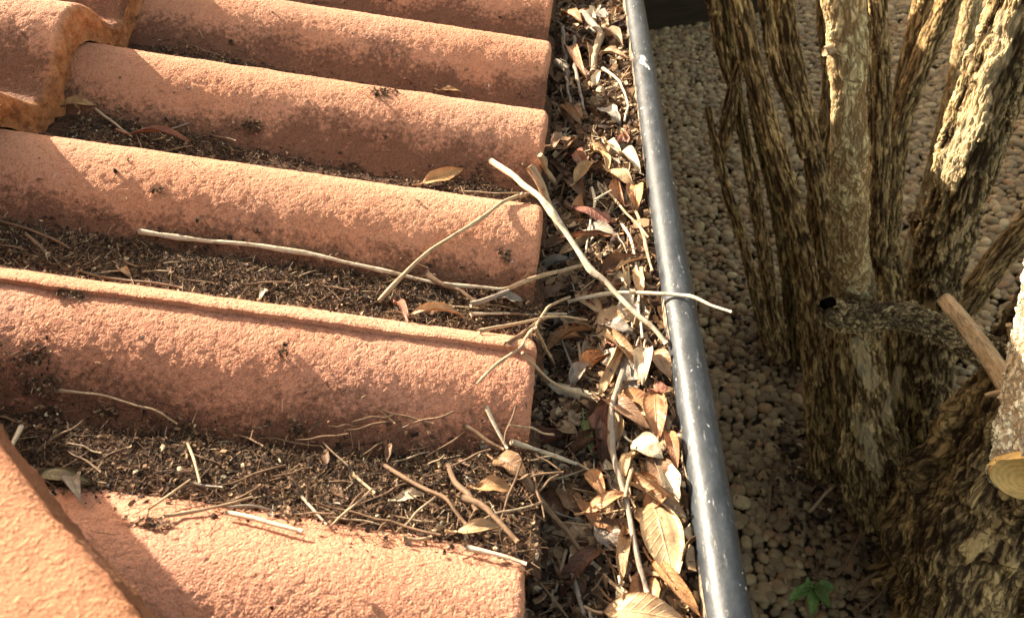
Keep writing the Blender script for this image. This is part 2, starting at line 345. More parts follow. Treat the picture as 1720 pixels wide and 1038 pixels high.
# ------------------------------------------------------------------ roof tiles
MT = m_tile('terracotta'); MT2 = m_tile('terracotta_upper', .0, 1.0, (.97, .93, .90)); MT3 = m_tile('terracotta_near', .0, 1.1, (.97, .93, .97))
def tile(label, s0, s1, t0, t1, off, thick, m, lap=False, rough=0.0, dense=(.02, 1.15), seed=1, group='interlocking roof tiles in overlapping courses'):
    ds = .0017 if dense[0] < 5 else .012
    sv = np.arange(s0, s1-.006, ds); aa = np.linspace(0, PI/2, 6); sv = np.concatenate([sv, s1-.006+.006*np.sin(aa)])
    drop = np.concatenate([np.zeros(len(sv)-6), .006*(1-np.cos(aa))])
    tv = []; t = t0
    while t < t1: tv.append(t); t += (.0017 if dense[0] < t < dense[1] and t < .75 else .0026 if dense[0] < t < dense[1] else .008)
    tv = np.array(tv+[t1]); Sg, Tg = np.meshgrid(sv, tv, indexing='ij')
    H = roll(Tg)+off-drop[:, None]
    H = H+.0008*fbm(Sg*40, Tg*40, 0, 3, seed)
    edge = np.zeros_like(H)
    if lap:                                   # lifted interlock along the near side
        e = Tg-t0; H = H+.0044*np.exp(-np.maximum(e-.010, 0)/.014)-.0012*np.exp(-e/.0007)
        Tg = Tg+ np.where(e < .02, .0016*fbm(Sg*55, 0*Sg, 2, 3, 8)*(1-e/.02), 0)
    jag = fbm(5., tv*38, 0, 4, seed+3)*(.0012+rough)
    wgt = np.clip((Sg-(s1-.03))/.03, 0, 1)**2
    Sg = Sg+jag[None, :]*wgt; edge = np.clip((Sg-(s1-.004))/.004, 0, 1)*(1 if rough else .3)
    V = [np.stack([Sg, Tg, H], -1).reshape(-1, 3)]; E = [edge.ravel()]; nu, nv = Sg.shape
    Fs = [grid_faces(nu, nv)[:, ::1]]; off_ = nu*nv
    # eave face
    nf = 9; q = np.linspace(0, 1, nf)[:, None]
    fs = Sg[-1][None, :]+(.0008+rough*.5)*fbm(tv[None, :]*110, q*3.5*thick/.015, 4, 3, seed+9)*np.minimum(q*4, 1)-rough*.4*q
    fh = H[-1][None, :]-q*(thick-.006)
    V.append(np.stack([fs, np.broadcast_to(Tg[-1], fs.shape), fh], -1).reshape(-1, 3)); E.append(np.full(nf*nv, 1.0 if rough else .35))
    Fs.append(grid_faces(nf, nv, off_)); off_ += nf*nv
    # near side face
    nq = 4; q = np.linspace(0, 1, nq)[:, None]; th = .0065 if lap else thick
    for side, sgn in ((0, 1), (-1, -1)):
        a = Sg[:, side]; b = Tg[:, side]; c = H[:, side]
        V.append(np.stack([np.broadcast_to(a, (nq, nu)), b[None]+.0005*fbm(a[None]*150, q*4, 1, 2, 3)*q, c[None]-q*th], -1).reshape(-1, 3)); E.append(np.zeros(nq*nu))
        f = grid_faces(nq, nu, off_); Fs.append(f[:, ::-1] if side == 0 else f); off_ += nq*nu
    # underside, coarse
    si = np.linspace(0, nu-1, 12).astype(int); ti = np.unique(np.linspace(0, nv-1, 90).astype(int))
    B = np.stack([Sg[np.ix_(si, ti)], Tg[np.ix_(si, ti)], H[np.ix_(si, ti)]-thick+.0], -1)
    V.append(B.reshape(-1, 3)); E.append(np.zeros(B.shape[0]*B.shape[1])); Fs.append(grid_faces(len(si), len(ti), off_)[:, ::-1])
    V = np.concatenate(V); E = np.concatenate(E)
    me = mesh_np('roof_tile', V, Fs)
    t_ = V[:, 1]; low = (V[:, 2]-off)/HR+1          # 1 at the crest, 0 in the pan
    x = (t_-T4)/PITCH+.5; x = x-np.floor(x)-.5
    front = np.where(x < 0, 1.0, .55)
    dirt = np.clip(1.10-low*1.08, 0, 1)*front+.14
    lf = np.clip((-.12-V[:, 0])/.25, 0, 1); row = np.floor((t_-T4)/PITCH+.5)
    dirt = dirt+np.where((row == 0) | (row == 1), .22*lf*np.clip(1.1-low, 0, 1), 0)
    attr(me, 'dirt', np.clip(dirt, 0, 1)); attr(me, 'edge', E)
    o = link('roof_tile', me, m); o.matrix_world = ROOF; recenter(o)
    return tag(o, label, 'roof tile', group)
tile('terracotta eave tile in front, its rolls end at the gutter and its edge runs under a lapped rim', -.42, SE, LIP-4*PITCH, LIP+.012, -.0006, .014, MT3, seed=1)
tile('large terracotta eave tile whose lapped rim runs along the crest of the fourth roll', -.42, SE, LIP, LIP+4*PITCH, .0, .014, MT, lap=True, seed=2)
tile('terracotta eave tile farthest up the eave beyond the large lapped tile', -.42, SE, LIP+4*PITCH, LIP+8*PITCH, .001, .014, MT, lap=True, seed=3, dense=(9, 9))
tile('upper course tile with thick broken orange end, shading the rolls below it', -.80, -.378, LIP, LIP+4*PITCH, .036, .034, MT2, lap=True, rough=.006, dense=(.4, 1.0), seed=4)
tile('upper course tile nearest the camera side, mostly behind the cap tile', -.80, -.378, LIP-4*PITCH, LIP+.01, .035, .034, MT2, rough=.006, dense=(9, 9), seed=5)
tile('farthest tile of the upper course on the roof', -.80, -.378, LIP+4*PITCH, LIP+8*PITCH, .037, .034, MT2, lap=True, rough=.006, dense=(9, 9), seed=6)

for a, c in ((8, 20), (20, 32), (32, 44)):  # out-of-view stretch of eave, added so the roof shades the gravel
    tile('added unseen terracotta eave tiles shading the gravel, out past the %s' % {8: 'last roll seen', 20: 'gravel bed end', 32: 'timber edging'}[a], -.42, SE, LIP+a*PITCH, LIP+c*PITCH, .0, .014, MT, dense=(9, 9))
# hip cap tile, lower corner of the photo, high above the courses
def cap_tile():
    a = at_h(-32, 728, .088); b = at_h(222, 1048, .088)          # the visible long edge
    ax = nrm(b-a); side = nrm(np.cross(nW, ax))
    if side.dot(rW) > 0: side = -side
    L0, L1, Wd = -.46, .24, .22
    nu, nv = 380, 130
    u = np.linspace(L0, L1, nu); v = np.concatenate([np.linspace(0, .012, 16)[:-1], np.linspace(.012, Wd, nv-15)])
    U, Vv = np.meshgrid(u, v, indexing='ij')
    arc = .010*np.sin(np.clip(Vv/Wd, 0, 1)*PI)
    rnd = .006*(1-np.sqrt(np.clip(1-((.007-np.minimum(Vv, .007))/.007)**2, 0, 1)))
    bow = .004*np.sin((U-L0)/(L1-L0)*PI*1.0)+.0015*fbm(U*22, 0, 3, 3, 2)
    P = a+ax*U[..., None]+side*(Vv-bow*np.exp(-Vv/.03))[..., None]+nW*(arc-rnd+.0007*fbm(U*45, Vv*45, 0, 3, 4))[..., None]
    q = np.linspace(0, 1, 8)[:, None]
    E0 = P[:, 0]; Sd = E0[None]+nW*(-q*.019)[..., None]-side*(.005*q-.0011*fbm(u[None]*90, q*3, 0, 3, 4))[..., None]
    Bt = P[::20, ::10]-nW*.016
    V = np.concatenate([P.reshape(-1, 3), Sd.reshape(-1, 3), Bt.reshape(-1, 3)]); n1 = nu*len(v)
    Fs = [grid_faces(nu, len(v)), grid_faces(8, nu, n1), grid_faces(Bt.shape[0], Bt.shape[1], n1+8*nu)[:, ::-1]]
    c = a.copy(); me = mesh_np('hip_cap_tile', V-c, Fs)
    attr(me, 'dirt', np.concatenate([np.full(n1, .12), np.full(8*nu, 1.0), np.zeros(Bt.shape[0]*Bt.shape[1])])); attr(me, 'edge', np.concatenate([np.zeros(n1), np.full(8*nu, .1), np.zeros(Bt.shape[0]*Bt.shape[1])]))
    o = link('hip_cap_tile', me, m_tile('terracotta_cap', .0, .6, (.80, .735, .66))); o.location = c
    tag(o, 'smooth orange cap tile lying diagonally over the nearest corner of the roof', 'roof tile')
cap_tile()

# ------------------------------------------------------------------ soil, crumbs and chips in the valleys
M_SOIL = m_soil()
MC_D = m_crumb('crumbs_dark', [(0, (.03, .017, .011)), (.22, (.07, .037, .021)), (.45, (.13, .07, .038)), (.66, (.20, .115, .062)), (.82, (.30, .18, .10)), (.93, (.42, .29, .17)), (.975, (.66, .54, .35))])
MC_L = m_crumb('chips_brown', [(0, (.05, .028, .017)), (.2, (.12, .065, .035)), (.4, (.22, .125, .065)), (.6, (.32, .20, .11)), (.78, (.42, .28, .16)), (.9, (.55, .42, .27))])
def crumbs(P, Nn, size, elong, m, name, label, cat, twigfrac=.3):
    """many small curled flakes and splinters as one object; P (n,3) world, Nn normal"""
    n = len(P); Fq = []; 
    u = np.array([-1, -.35, .35, 1.]); v = np.array([-1, 1.])
    Ug, Vg = np.meshgrid(u, v, indexing='ij'); base = np.stack([Ug.ravel(), Vg.ravel()], -1)   # 8 verts
    L = size*np.minimum(rng.lognormal(0, .45, n), 2.0); ism = rng.random(n) < twigfrac
    Wd = np.where(ism, L*.10, L*rng.uniform(.3, .75, n)); L = np.where(ism, L*elong, L)
    ax = rng.normal(size=(n, 3)); ax -= Nn*(ax@Nn)[:, None]*rng.uniform(.3, 1, n)[:, None]; ax /= np.linalg.norm(ax, axis=1)[:, None]
    t = rng.normal(size=(n, 3)); sd = np.cross(ax, t*.5+Nn); sd /= np.linalg.norm(sd, axis=1)[:, None]; up = np.cross(ax, sd)
    curl = np.where(ism, .05, rng.normal(0, .55, n)); tap = rng.uniform(.3, 1, n)
    bu, bv = base[:, 0], base[:, 1]
    wu = np.where(np.abs(bu) > .9, 1, 0)
    X = (bu[None]*L[:, None]*.5); Y = bv[None]*Wd[:, None]*.5*np.where(wu, tap[:, None], 1)
    Z = curl[:, None]*L[:, None]*.5*(bu**2)[None]
    top = P[:, None]+ax[:, None]*X[..., None]+sd[:, None]*Y[..., None]+up[:, None]*Z[..., None]
    bot = top-up[:, None]*np.maximum(Wd*.28, .00025)[:, None, None]
    V = np.concatenate([top, bot], 1).reshape(-1, 3)
    if name == 'gutter_debris': V[:, 0] = np.minimum(V[:, 0], BX-BR-.0005)   # nothing pokes through the lip
    # 16 verts each
    f = []
    for i in range(3):
        a, b, c, d = i*2, i*2+1, i*2+3, i*2+2
        f += [(a, b, c, d), (a+8, d+8, c+8, b+8), (a, d, d+8, a+8), (b, b+8, c+8, c)]
    f += [(0, 8, 9, 1), (6, 7, 15, 14)]
    f = np.array(f); Fq = (f[None]+(np.arange(n)*16)[:, None, None]).reshape(-1, 4)
    c = V.mean(0); me = mesh_np(name, V-c, Fq, False); o = link(name, me, m); o.location = c
    return tag(o, label, cat, kind='stuff')
VN = {-1: 'between the two nearest rolls', 0: 'beside the lapped rim, between third and fourth roll', 1: 'in the leaf-strewn channel between second and third roll', 2: 'in the clean channel between first and second roll', 3: 'in the farthest channel', 4: 'in the channel past the farthest roll', -2: 'in the channel next to the nearest roll'}
def valley(j, n):
    tc = T4+(j+.5)*PITCH
    s = np.arange(-.42, SE+.012, .003); t = np.arange(tc-.058, tc+.058, .003); Sg, Tg = np.meshgrid(s, t, indexing='ij')
    H = soil_h(Sg, Tg); H = H-np.clip((Sg-SE)/.012, 0, 1)*.012
    me = mesh_np('valley_soil', np.stack([Sg, Tg, H], -1).reshape(-1, 3), grid_faces(*Sg.shape)); o = link('valley_soil', me, M_SOIL); o.matrix_world = ROOF; recenter(o)
    tag(o, 'dark crumbly dirt '+VN[j], 'dirt', kind='stuff')
    # crumbs where the soil shows, thinning up the near-facing slope
    out = []
    while len(out) < n:
        ss = rng.uniform(-.36, SE+.006, 4000); tt = rng.uniform(tc-.062, tc+.062, 4000)
        hr, hs = roll(tt), soil_h(ss, tt); over = hs-hr; fillv = np.interp(ss, [a for a, _ in FILL[j]], [b for _, b in FILL[j]])
        p = np.where(over > 0, np.clip(fillv/.010, .08, 1), np.exp(over/.0045)*.45*np.clip(fillv/.010, .15, 1))
        p *= .55+.45*fbm(ss*35, tt*50, 0, 2, 31)
        kx = rng.random(4000) < p
        out += list(zip(ss[kx], tt[kx], np.maximum(hr, hs)[kx]))
    A = np.array(out[:n]); A[:, 2] += rng.uniform(.0, .0022, n)
    P = OW+A[:, :1]*rW+A[:, 1:2]*gW+A[:, 2:]*nW
    crumbs(P, nW, .0020, 4.2, MC_D, 'valley_debris', 'tiny bark crumbs and plant splinters '+VN[j], 'debris', .5)
for j, n in ((-2, 500), (-1, 15000), (0, 14000), (1, 4500), (2, 3000), (3, 1500), (4, 500)): valley(j, n)
# stray crumbs on the faces of the rolls
n = 900; ss = rng.uniform(-.36, SE-.002, n*3); tt = rng.uniform(.05, .95, n*3); hr = roll(tt); kk = rng.random(n*3) < np.clip(-hr/HR*.9+.05, 0, 1)*(.4+.6*(fbm(ss*20, tt*20, 0, 2, 3) > .05)); ss, tt, hr = ss[kk], tt[kk], hr[kk]
crumbs(OW+ss[:, None]*rW+tt[:, None]*gW+(hr+.0008)[:, None]*nW, nW, .0024, 2.2, MC_D, 'tile_specks', 'scattered specks of bark and grit lying on the faces of the rolls', 'debris')

CL = [(55, 600, 24), (72, 645, 26), (88, 688, 16), (265, 322, 14), (180, 690, 12), (320, 735, 34), (400, 752, 26), (500, 722, 12), (742, 730, 10), (640, 152, 26), (590, 285, 24), (420, 212, 20), (800, 295, 30), (230, 268, 12), (250, 880, 16), (470, 590, 9), (120, 492, 16), (845, 430, 14)]
def clusters():
    out = []
    for cx, cy, rd in CL:
        cs, ct_, _ = to_roof(on(cx, cy, .001)); rr = rd/F*.45; n = int(rd*7)
        ss = cs+rng.normal(0, rr*.75, n); tt = ct_+rng.normal(0, rr*.42, n); k = fbm(ss*120, tt*160, 0, 2, int(cx)) > -.12
        out.append(OW+ss[k, None]*rW+tt[k, None]*gW+(roof_h(ss[k], tt[k])+.0007)[:, None]*nW)
    crumbs(np.concatenate(out), nW, .0017, 2.8, MC_D, 'moss_tufts', 'dark dried moss tufts clinging to the faces of the rolls', 'moss', .35)
# ------------------------------------------------------------------ gutter
def tube(pts, rad, nseg=16, step=.006, lump=0.0, lscale=30, seed=0, caps=True, ends=(1, 1), flute=0.0):
    pts = [np.array(p, float) for p in pts]; rad = list(rad)
    P = []; Q = []
    ext = [2*pts[0]-pts[1]]+pts+[2*pts[-1]-pts[-2]]; re = [rad[0]]+rad+[rad[-1]]
    for i in range(1, len(ext)-2):
        L = np.linalg.norm(ext[i+1]-ext[i]); m_ = max(2, int(L/step))
        for q in np.arange(m_)/m_:
            a, b, c, d = ext[i-1:i+3]
            P.append(.5*(2*b+(c-a)*q+(2*a-5*b+4*c-d)*q*q+(3*b-a-3*c+d)*q**3))
            Q.append(re[i]*(1-q)+re[i+1]*q)
    P.append(pts[-1]); Q.append(rad[-1]); P = np.array(P); Q = np.array(Q); n = len(P)
    T = np.gradient(P, axis=0); T /= np.linalg.norm(T, axis=1)[:, None]
    up = np.array((0, 0, 1.)) if abs(T[0][2]) < .9 else np.array((1., 0, 0))
    A = np.empty_like(P); a = nrm(np.cross(T[0], up)); 
    for i in range(n): a = nrm(a-a.dot(T[i])*T[i]); A[i] = a
    B = np.cross(T, A); ln = np.concatenate([[0], np.cumsum(np.linalg.norm(np.diff(P, axis=0), axis=1))])
    th = np.arange(nseg)/nseg*2*PI
    ct, st = np.cos(th), np.sin(th)
    rr = Q[:, None]*(1+0*th[None])
    bk = np.stack([rr*ct, rr*st, np.broadcast_to(ln[:, None], rr.shape)], -1)
    if lump: rr = rr*(1+lump*fbm(ct[None]*1.3+seed*3.1, st[None]*1.3, ln[:, None]*lscale, 3, seed))
    if flute: rr = rr*(1+flute*np.sin(3*th[None]+2.2*fbm(0*th[None]+seed, 0, ln[:, None]*4, 2, seed))*1.0+flute*.6*np.sin(5*th[None]+1.7*seed+ln[:, None]*3))
    V = P[:, None]+A[:, None]*(rr*ct)[..., None]+B[:, None]*(rr*st)[..., None]
    Vs = [V.reshape(-1, 3)]; Bs = [bk.reshape(-1, 3)]; Fs = [grid_faces(n, nseg, 0, True)[:, ::-1]]; off = n*nseg
    if caps:
        for i, sg in ((0, -1), (n-1, 1)):
            Vs.append((P[i]+T[i]*sg*Q[i]*.15)[None]); Bs.append(bk[i].mean(0)[None])
            k = np.arange(nseg); Fs.append(np.stack([np.full(nseg, off), i*nseg+k, i*nseg+(k+1) % nseg], -1)[:, ::(-1 if sg > 0 else 1)]); off += 1
    return np.concatenate(Vs), Fs, np.concatenate(Bs), (P, T, A, B, Q)
def tube_obj(name, pts, rad, m, parent=None, center=True, **kw):
    V, Fs, bk, fr = tube(pts, rad, **kw); c = V[0].copy() if center and not parent else np.zeros(3)
    quads = [f for f in Fs if f.shape[1] == 4]; tris = [f for f in Fs if f.shape[1] == 3]
    me = mesh_np(name, V-c, quads+tris); attr(me, 'bk', bk)
    o = link(name, me, m, parent)
    if not parent: o.location = c
    return o, fr
clusters()
gut = bpy.data.objects.new('roof_gutter', None); COL.objects.link(gut); gut.location = (0, 0, 0)
tag(gut, 'black painted metal gutter packed with leaf litter, running along the eave', 'gutter')
V, Fs, bk, _ = tube([(BX+.0006*math.sin(y*9), y, BZ+.0004*math.sin(y*13)) for y in np.arange(-.4, 7.0, .1)], [BR]*74, nseg=40, step=.006)
o = link('rolled_lip', mesh_np('rolled_lip', V, [f for f in Fs if f.shape[1] == 4]+[f for f in Fs if f.shape[1] == 3]), m_lip(), gut)
mdrip = mat('dry_drip'); mdrip.set_(color=mdrip.mix(mdrip.mapr(mdrip.noise(mdrip.obj_(), 300, 3), .4, .6, 0, 1), (.42, .39, .33), (.62, .59, .52)), rough=.8)
def drip(pts, w_, seed):
    P = [on(x, y, -.0002) for x, y in pts]; d = (P[0]-C0).dot(-R[:, 2]); r0 = w_/F*d/2
    P = [p-np.array((0, 0, 0))+nrm(np.array((BX, p[1], BZ))-p)*r0*.72 for p in P]
    tube_obj('paint_drip', P, [r0*random.uniform(.7, 1.2) for _ in P], mdrip.m, parent=gut, nseg=12, step=.0015, lump=.5, lscale=160, seed=seed)
drip([(1224, 901), (1226, 920), (1231, 945), (1234, 962)], 11, 1); drip([(1231, 880), (1237, 905), (1240, 925)], 6, 2); drip([(1233, 968), (1237, 985), (1239, 1000)], 5, 3); drip([(1216, 985), (1220, 1000)], 4, 7)
drip([(1079, 94), (1082, 104), (1085, 114)], 12, 4); drip([(1085, 108), (1092, 118)], 7, 5); drip([(1186, 712), (1192, 718), (1190, 726)], 6, 6); drip([(1200, 850), (1203, 858)], 4, 8)
MTR = m_trough(); prof = [(BX-BR+.0015, BZ+.004), (BX-BR-.0012, BZ-.006), (BX-BR-.001, BZ-.02), (BX-BR-.004, BZ-.045), (BX-.03, BZ-.065), (-.03, BZ-.075), (-.07, BZ-.07), (-.1, BZ-.05), (-.112, BZ-.02)]
ys = np.arange(-.4, 6.9, .02); Pp = np.array([[(x+(.0016*float(vn(y*35, 0, 0, 4)) if i < 2 else 0), y, z+(.003*float(vn(y*28, 3, 0, 2)) if i == 0 else 0)) for i, (x, z) in enumerate(prof)] for y in ys])
nn = len(prof); In = Pp.copy(); In[..., 2] -= .0016; In[..., 0] += .0008
me = mesh_np('trough', np.concatenate([Pp.reshape(-1, 3), In.reshape(-1, 3)]), [grid_faces(len(ys), nn), grid_faces(len(ys), nn, len(ys)*nn)[:, ::-1]])
link('trough', me, MTR, gut)
# wall, fascia below the eave
def box(name, lo_, hi, m, label=None, cat=None, kind=None, bev=.004, parent=None):
    bm = bmesh.new(); bmesh.ops.create_cube(bm, size=1)
    lo_, hi = np.array(lo_, float), np.array(hi, float); c = (lo_+hi)/2
    for v in bm.verts: v.co = Vector([v.co[i]*(hi-lo_)[i] for i in range(3)])
    bmesh.ops.bevel(bm, geom=bm.edges[:], offset=bev, segments=2, affect='EDGES')
    me = bpy.data.meshes.new(name); bm.to_mesh(me); bm.free(); o = link(name, me, m, parent); o.location = c
    if label: tag(o, label, cat, kind=kind)
    return o
box('fascia_board', (-.14, -1, 1.30), (-.115, 7.5, 1.50), m_simple('fascia_paint', (.30, .24, .17), (.22, .17, .12), 30), 'painted timber fascia board hidden behind the gutter', 'board')
box('house_wall', (-.60, -1, 0), (-.45, 7.5, 1.615), m_simple('wall_render', (.40, .32, .22), (.30, .24, .16), 20), 'rendered house wall standing under the roof eave', 'wall')

# ------------------------------------------------------------------ leaf litter bed in the gutter
M_BED = m_simple('litter_mould', (.035, .02, .013), (.11, .065, .038), 160, .95, .004)
xs = np.arange(-.105, BX-BR+.003, .003); ys = np.arange(-.1, 2.6, .004); Xg, Yg = np.meshgrid(xs, ys, indexing='ij')
Zb = litter_z(Xg, Yg)-.008
o = link('gutter_mould', mesh_np('gutter_mould', np.stack([Xg, Yg, Zb], -1).reshape(-1, 3), grid_faces(*Xg.shape)), M_BED)
tag(o, 'dark leaf mould filling the bottom of the gutter', 'leaf mould', kind='stuff')
def spread(n, x0, x1, y0, y1, lo_, hi, size, m, lab, tw=.35, far=False):
    X = rng.uniform(x0, x1, n); Y = rng.uniform(y0, y1, n)
    P = np.stack([X, Y, litter_z(X, Y)+rng.uniform(lo_, hi, n)], -1)
    crumbs(P, np.array((0, 0, 1.)), size, 2.8, m, 'gutter_debris', lab, 'debris', tw)
spread(8500, -.085, BX-BR, .03, .50, -.008, .005, .0066, MC_L, 'brown broken leaf bits and splinters in the near half of the gutter')
spread(8000, -.085, BX-BR, .50, 1.5, -.008, .003, .0072, MC_L, 'brown broken leaf bits and splinters in the far half of the gutter')
spread(2600, -.085, -.02, .03, .50, -.004, .007, .0055, MC_L, 'dark crumbled litter heaped against the nearest tile ends')

# ------------------------------------------------------------------ leaves
def leaf_mesh(L, Wd, arch=.1, fold=.25, curl=.0, wave=.12, twist=0.0, ragged=0.0, seed=0, nu=15, nv=9, stalk=True, tip=1.0):
    r_ = np.random.default_rng(seed+1000)
    u = np.linspace(0, 1, nu); v = np.linspace(-1, 1, nv); U, Vv = np.meshgrid(u, v, indexing='ij')
    wu = np.clip(np.sin(PI*np.clip(U, 0.001, 1)**(.85*tip))**.85, .02, 1)*(1-.18*U)
    rag = 1+ragged*fbm(U*7+seed, np.sign(Vv)*3, 0, 3, seed)
    y = Vv*wu*Wd/2*rag; x = U*L
    z = L*arch*4*U*(1-U)+fold*np.abs(y)+wave*Wd*.5*fbm(U*3.2+seed*1.7, Vv*1.3, 0, 2, seed)*(.3+np.abs(Vv))
    cz = curl*2.2*Vv*wu                                       # roll the blade across
    yy = np.where(abs(curl) > .01, np.sin(cz)/(cz+1e-9)*y, y); zz = z+np.where(abs(curl) > .01, (1-np.cos(cz))/(np.abs(cz)+1e-9)*np.abs(y), 0)
    tw = twist*(U-.5); y2 = yy*np.cos(tw)-zz*np.sin(tw)*.5; z2 = zz*np.cos(tw)+yy*np.sin(tw)
    V = np.stack([x, y2, z2], -1).reshape(-1, 3); uv = np.stack([U, (Vv+1)/2], -1).reshape(-1, 2)
    # second skin a quarter millimetre below: a leaf has thickness
    th = .00028; V2 = V.copy(); V2[:, 2] -= th; n1 = len(V)
    Fa = grid_faces(nu, nv); Fb = Fa[:, ::-1]+n1
    rim = [i*nv for i in range(nu)]+[(nu-1)*nv+j for j in range(1, nv)]+[i*nv+nv-1 for i in range(nu-2, -1, -1)]+[j for j in range(nv-2, 0, -1)]
    rim = np.array(rim); rn = np.roll(rim, -1); Fr = np.stack([rim, rn, rn+n1, rim+n1], -1)
    Vs = [V, V2]; Fs = [Fa, Fb, Fr]; UV = [uv, uv]; off = 2*n1
    if stalk:
        a = V[nv//2]; pts = [a, a+np.array((-L*.10, 0, L*.02)), a+np.array((-L*.22, L*.03, L*.05))]
        tv, tf, tb, _ = tube(pts, [.0008, .0007, .0009], nseg=5, step=.003); 
        Vs.append(tv); UV.append(np.tile([.02, .5], (len(tv), 1)))
        Fs += [f+off for f in tf]
    V = np.concatenate(Vs); UV = np.concatenate(UV); Fs = [f for f in Fs if f.shape[1] == 4]+[f for f in Fs if f.shape[1] == 3]
    me = mesh_np('leaf', V, Fs); l = me.uv_layers.new(name='UVMap')
    idx = np.concatenate([f.ravel() for f in Fs]); l.data.foreach_set('uv', UV[idx].astype(np.float32).ravel())
    return me
def place(o, p, ax, nn_):
    x = nrm(ax); z = nrm(nn_-np.dot(nn_, x)*x); y = np.cross(z, x)
    o.matrix_world = Matrix([[x[i], y[i], z[i], p[i]] for i in range(3)]+[[0, 0, 0, 1]])
LSEED = [0]
def leaf(p0, p1, wpx, tone, label, lift=.003, lift1=None, tilt=0.0, group=None, mode='on', name='dead_leaf', cat='leaf', **kw):
    LSEED[0] += 1
    if mode == 'on': a = on(*p0, lift); b = on(*p1, lift if lift1 is None else lift1)
    else: a = at_z(*p0, mode); b = at_z(*p1, mode+(lift1 or 0))
    # the two ends should not fall on surfaces of very different depth
    if abs(a[2]-b[2]) > .035: b = at_z(*p1, a[2])
    d = np.linalg.norm((a+b)/2-C0); pl = math.hypot(p1[0]-p0[0], p1[1]-p0[1]); W = wpx/F*abs(((a+b)/2-C0).dot(R[:, 2]))
    L = np.linalg.norm(b-a); kw.setdefault('arch', .12); kw.setdefault('seed', LSEED[0]); kw.setdefault('wave', .55); kw.setdefault('curl', [0, .3, 0, .5, .2][LSEED[0] % 5]); kw.setdefault('twist', ((LSEED[0]*37) % 11-5)*.09)
    me = leaf_mesh(L, W*1.15, **kw); o = link(name, me, LM[tone])
    s_, t_, h_ = to_roof(a); base_n = nW if s_ < SE else np.array((0, 0, 1.))
    side = nrm(np.cross(base_n, b-a)); nn_ = base_n*math.cos(tilt)+side*math.sin(tilt)
    place(o, a, b-a, nn_)
    return tag(o, label, cat, group)
G = 'dead leaves lying in the gutter'
ZT = 1.512
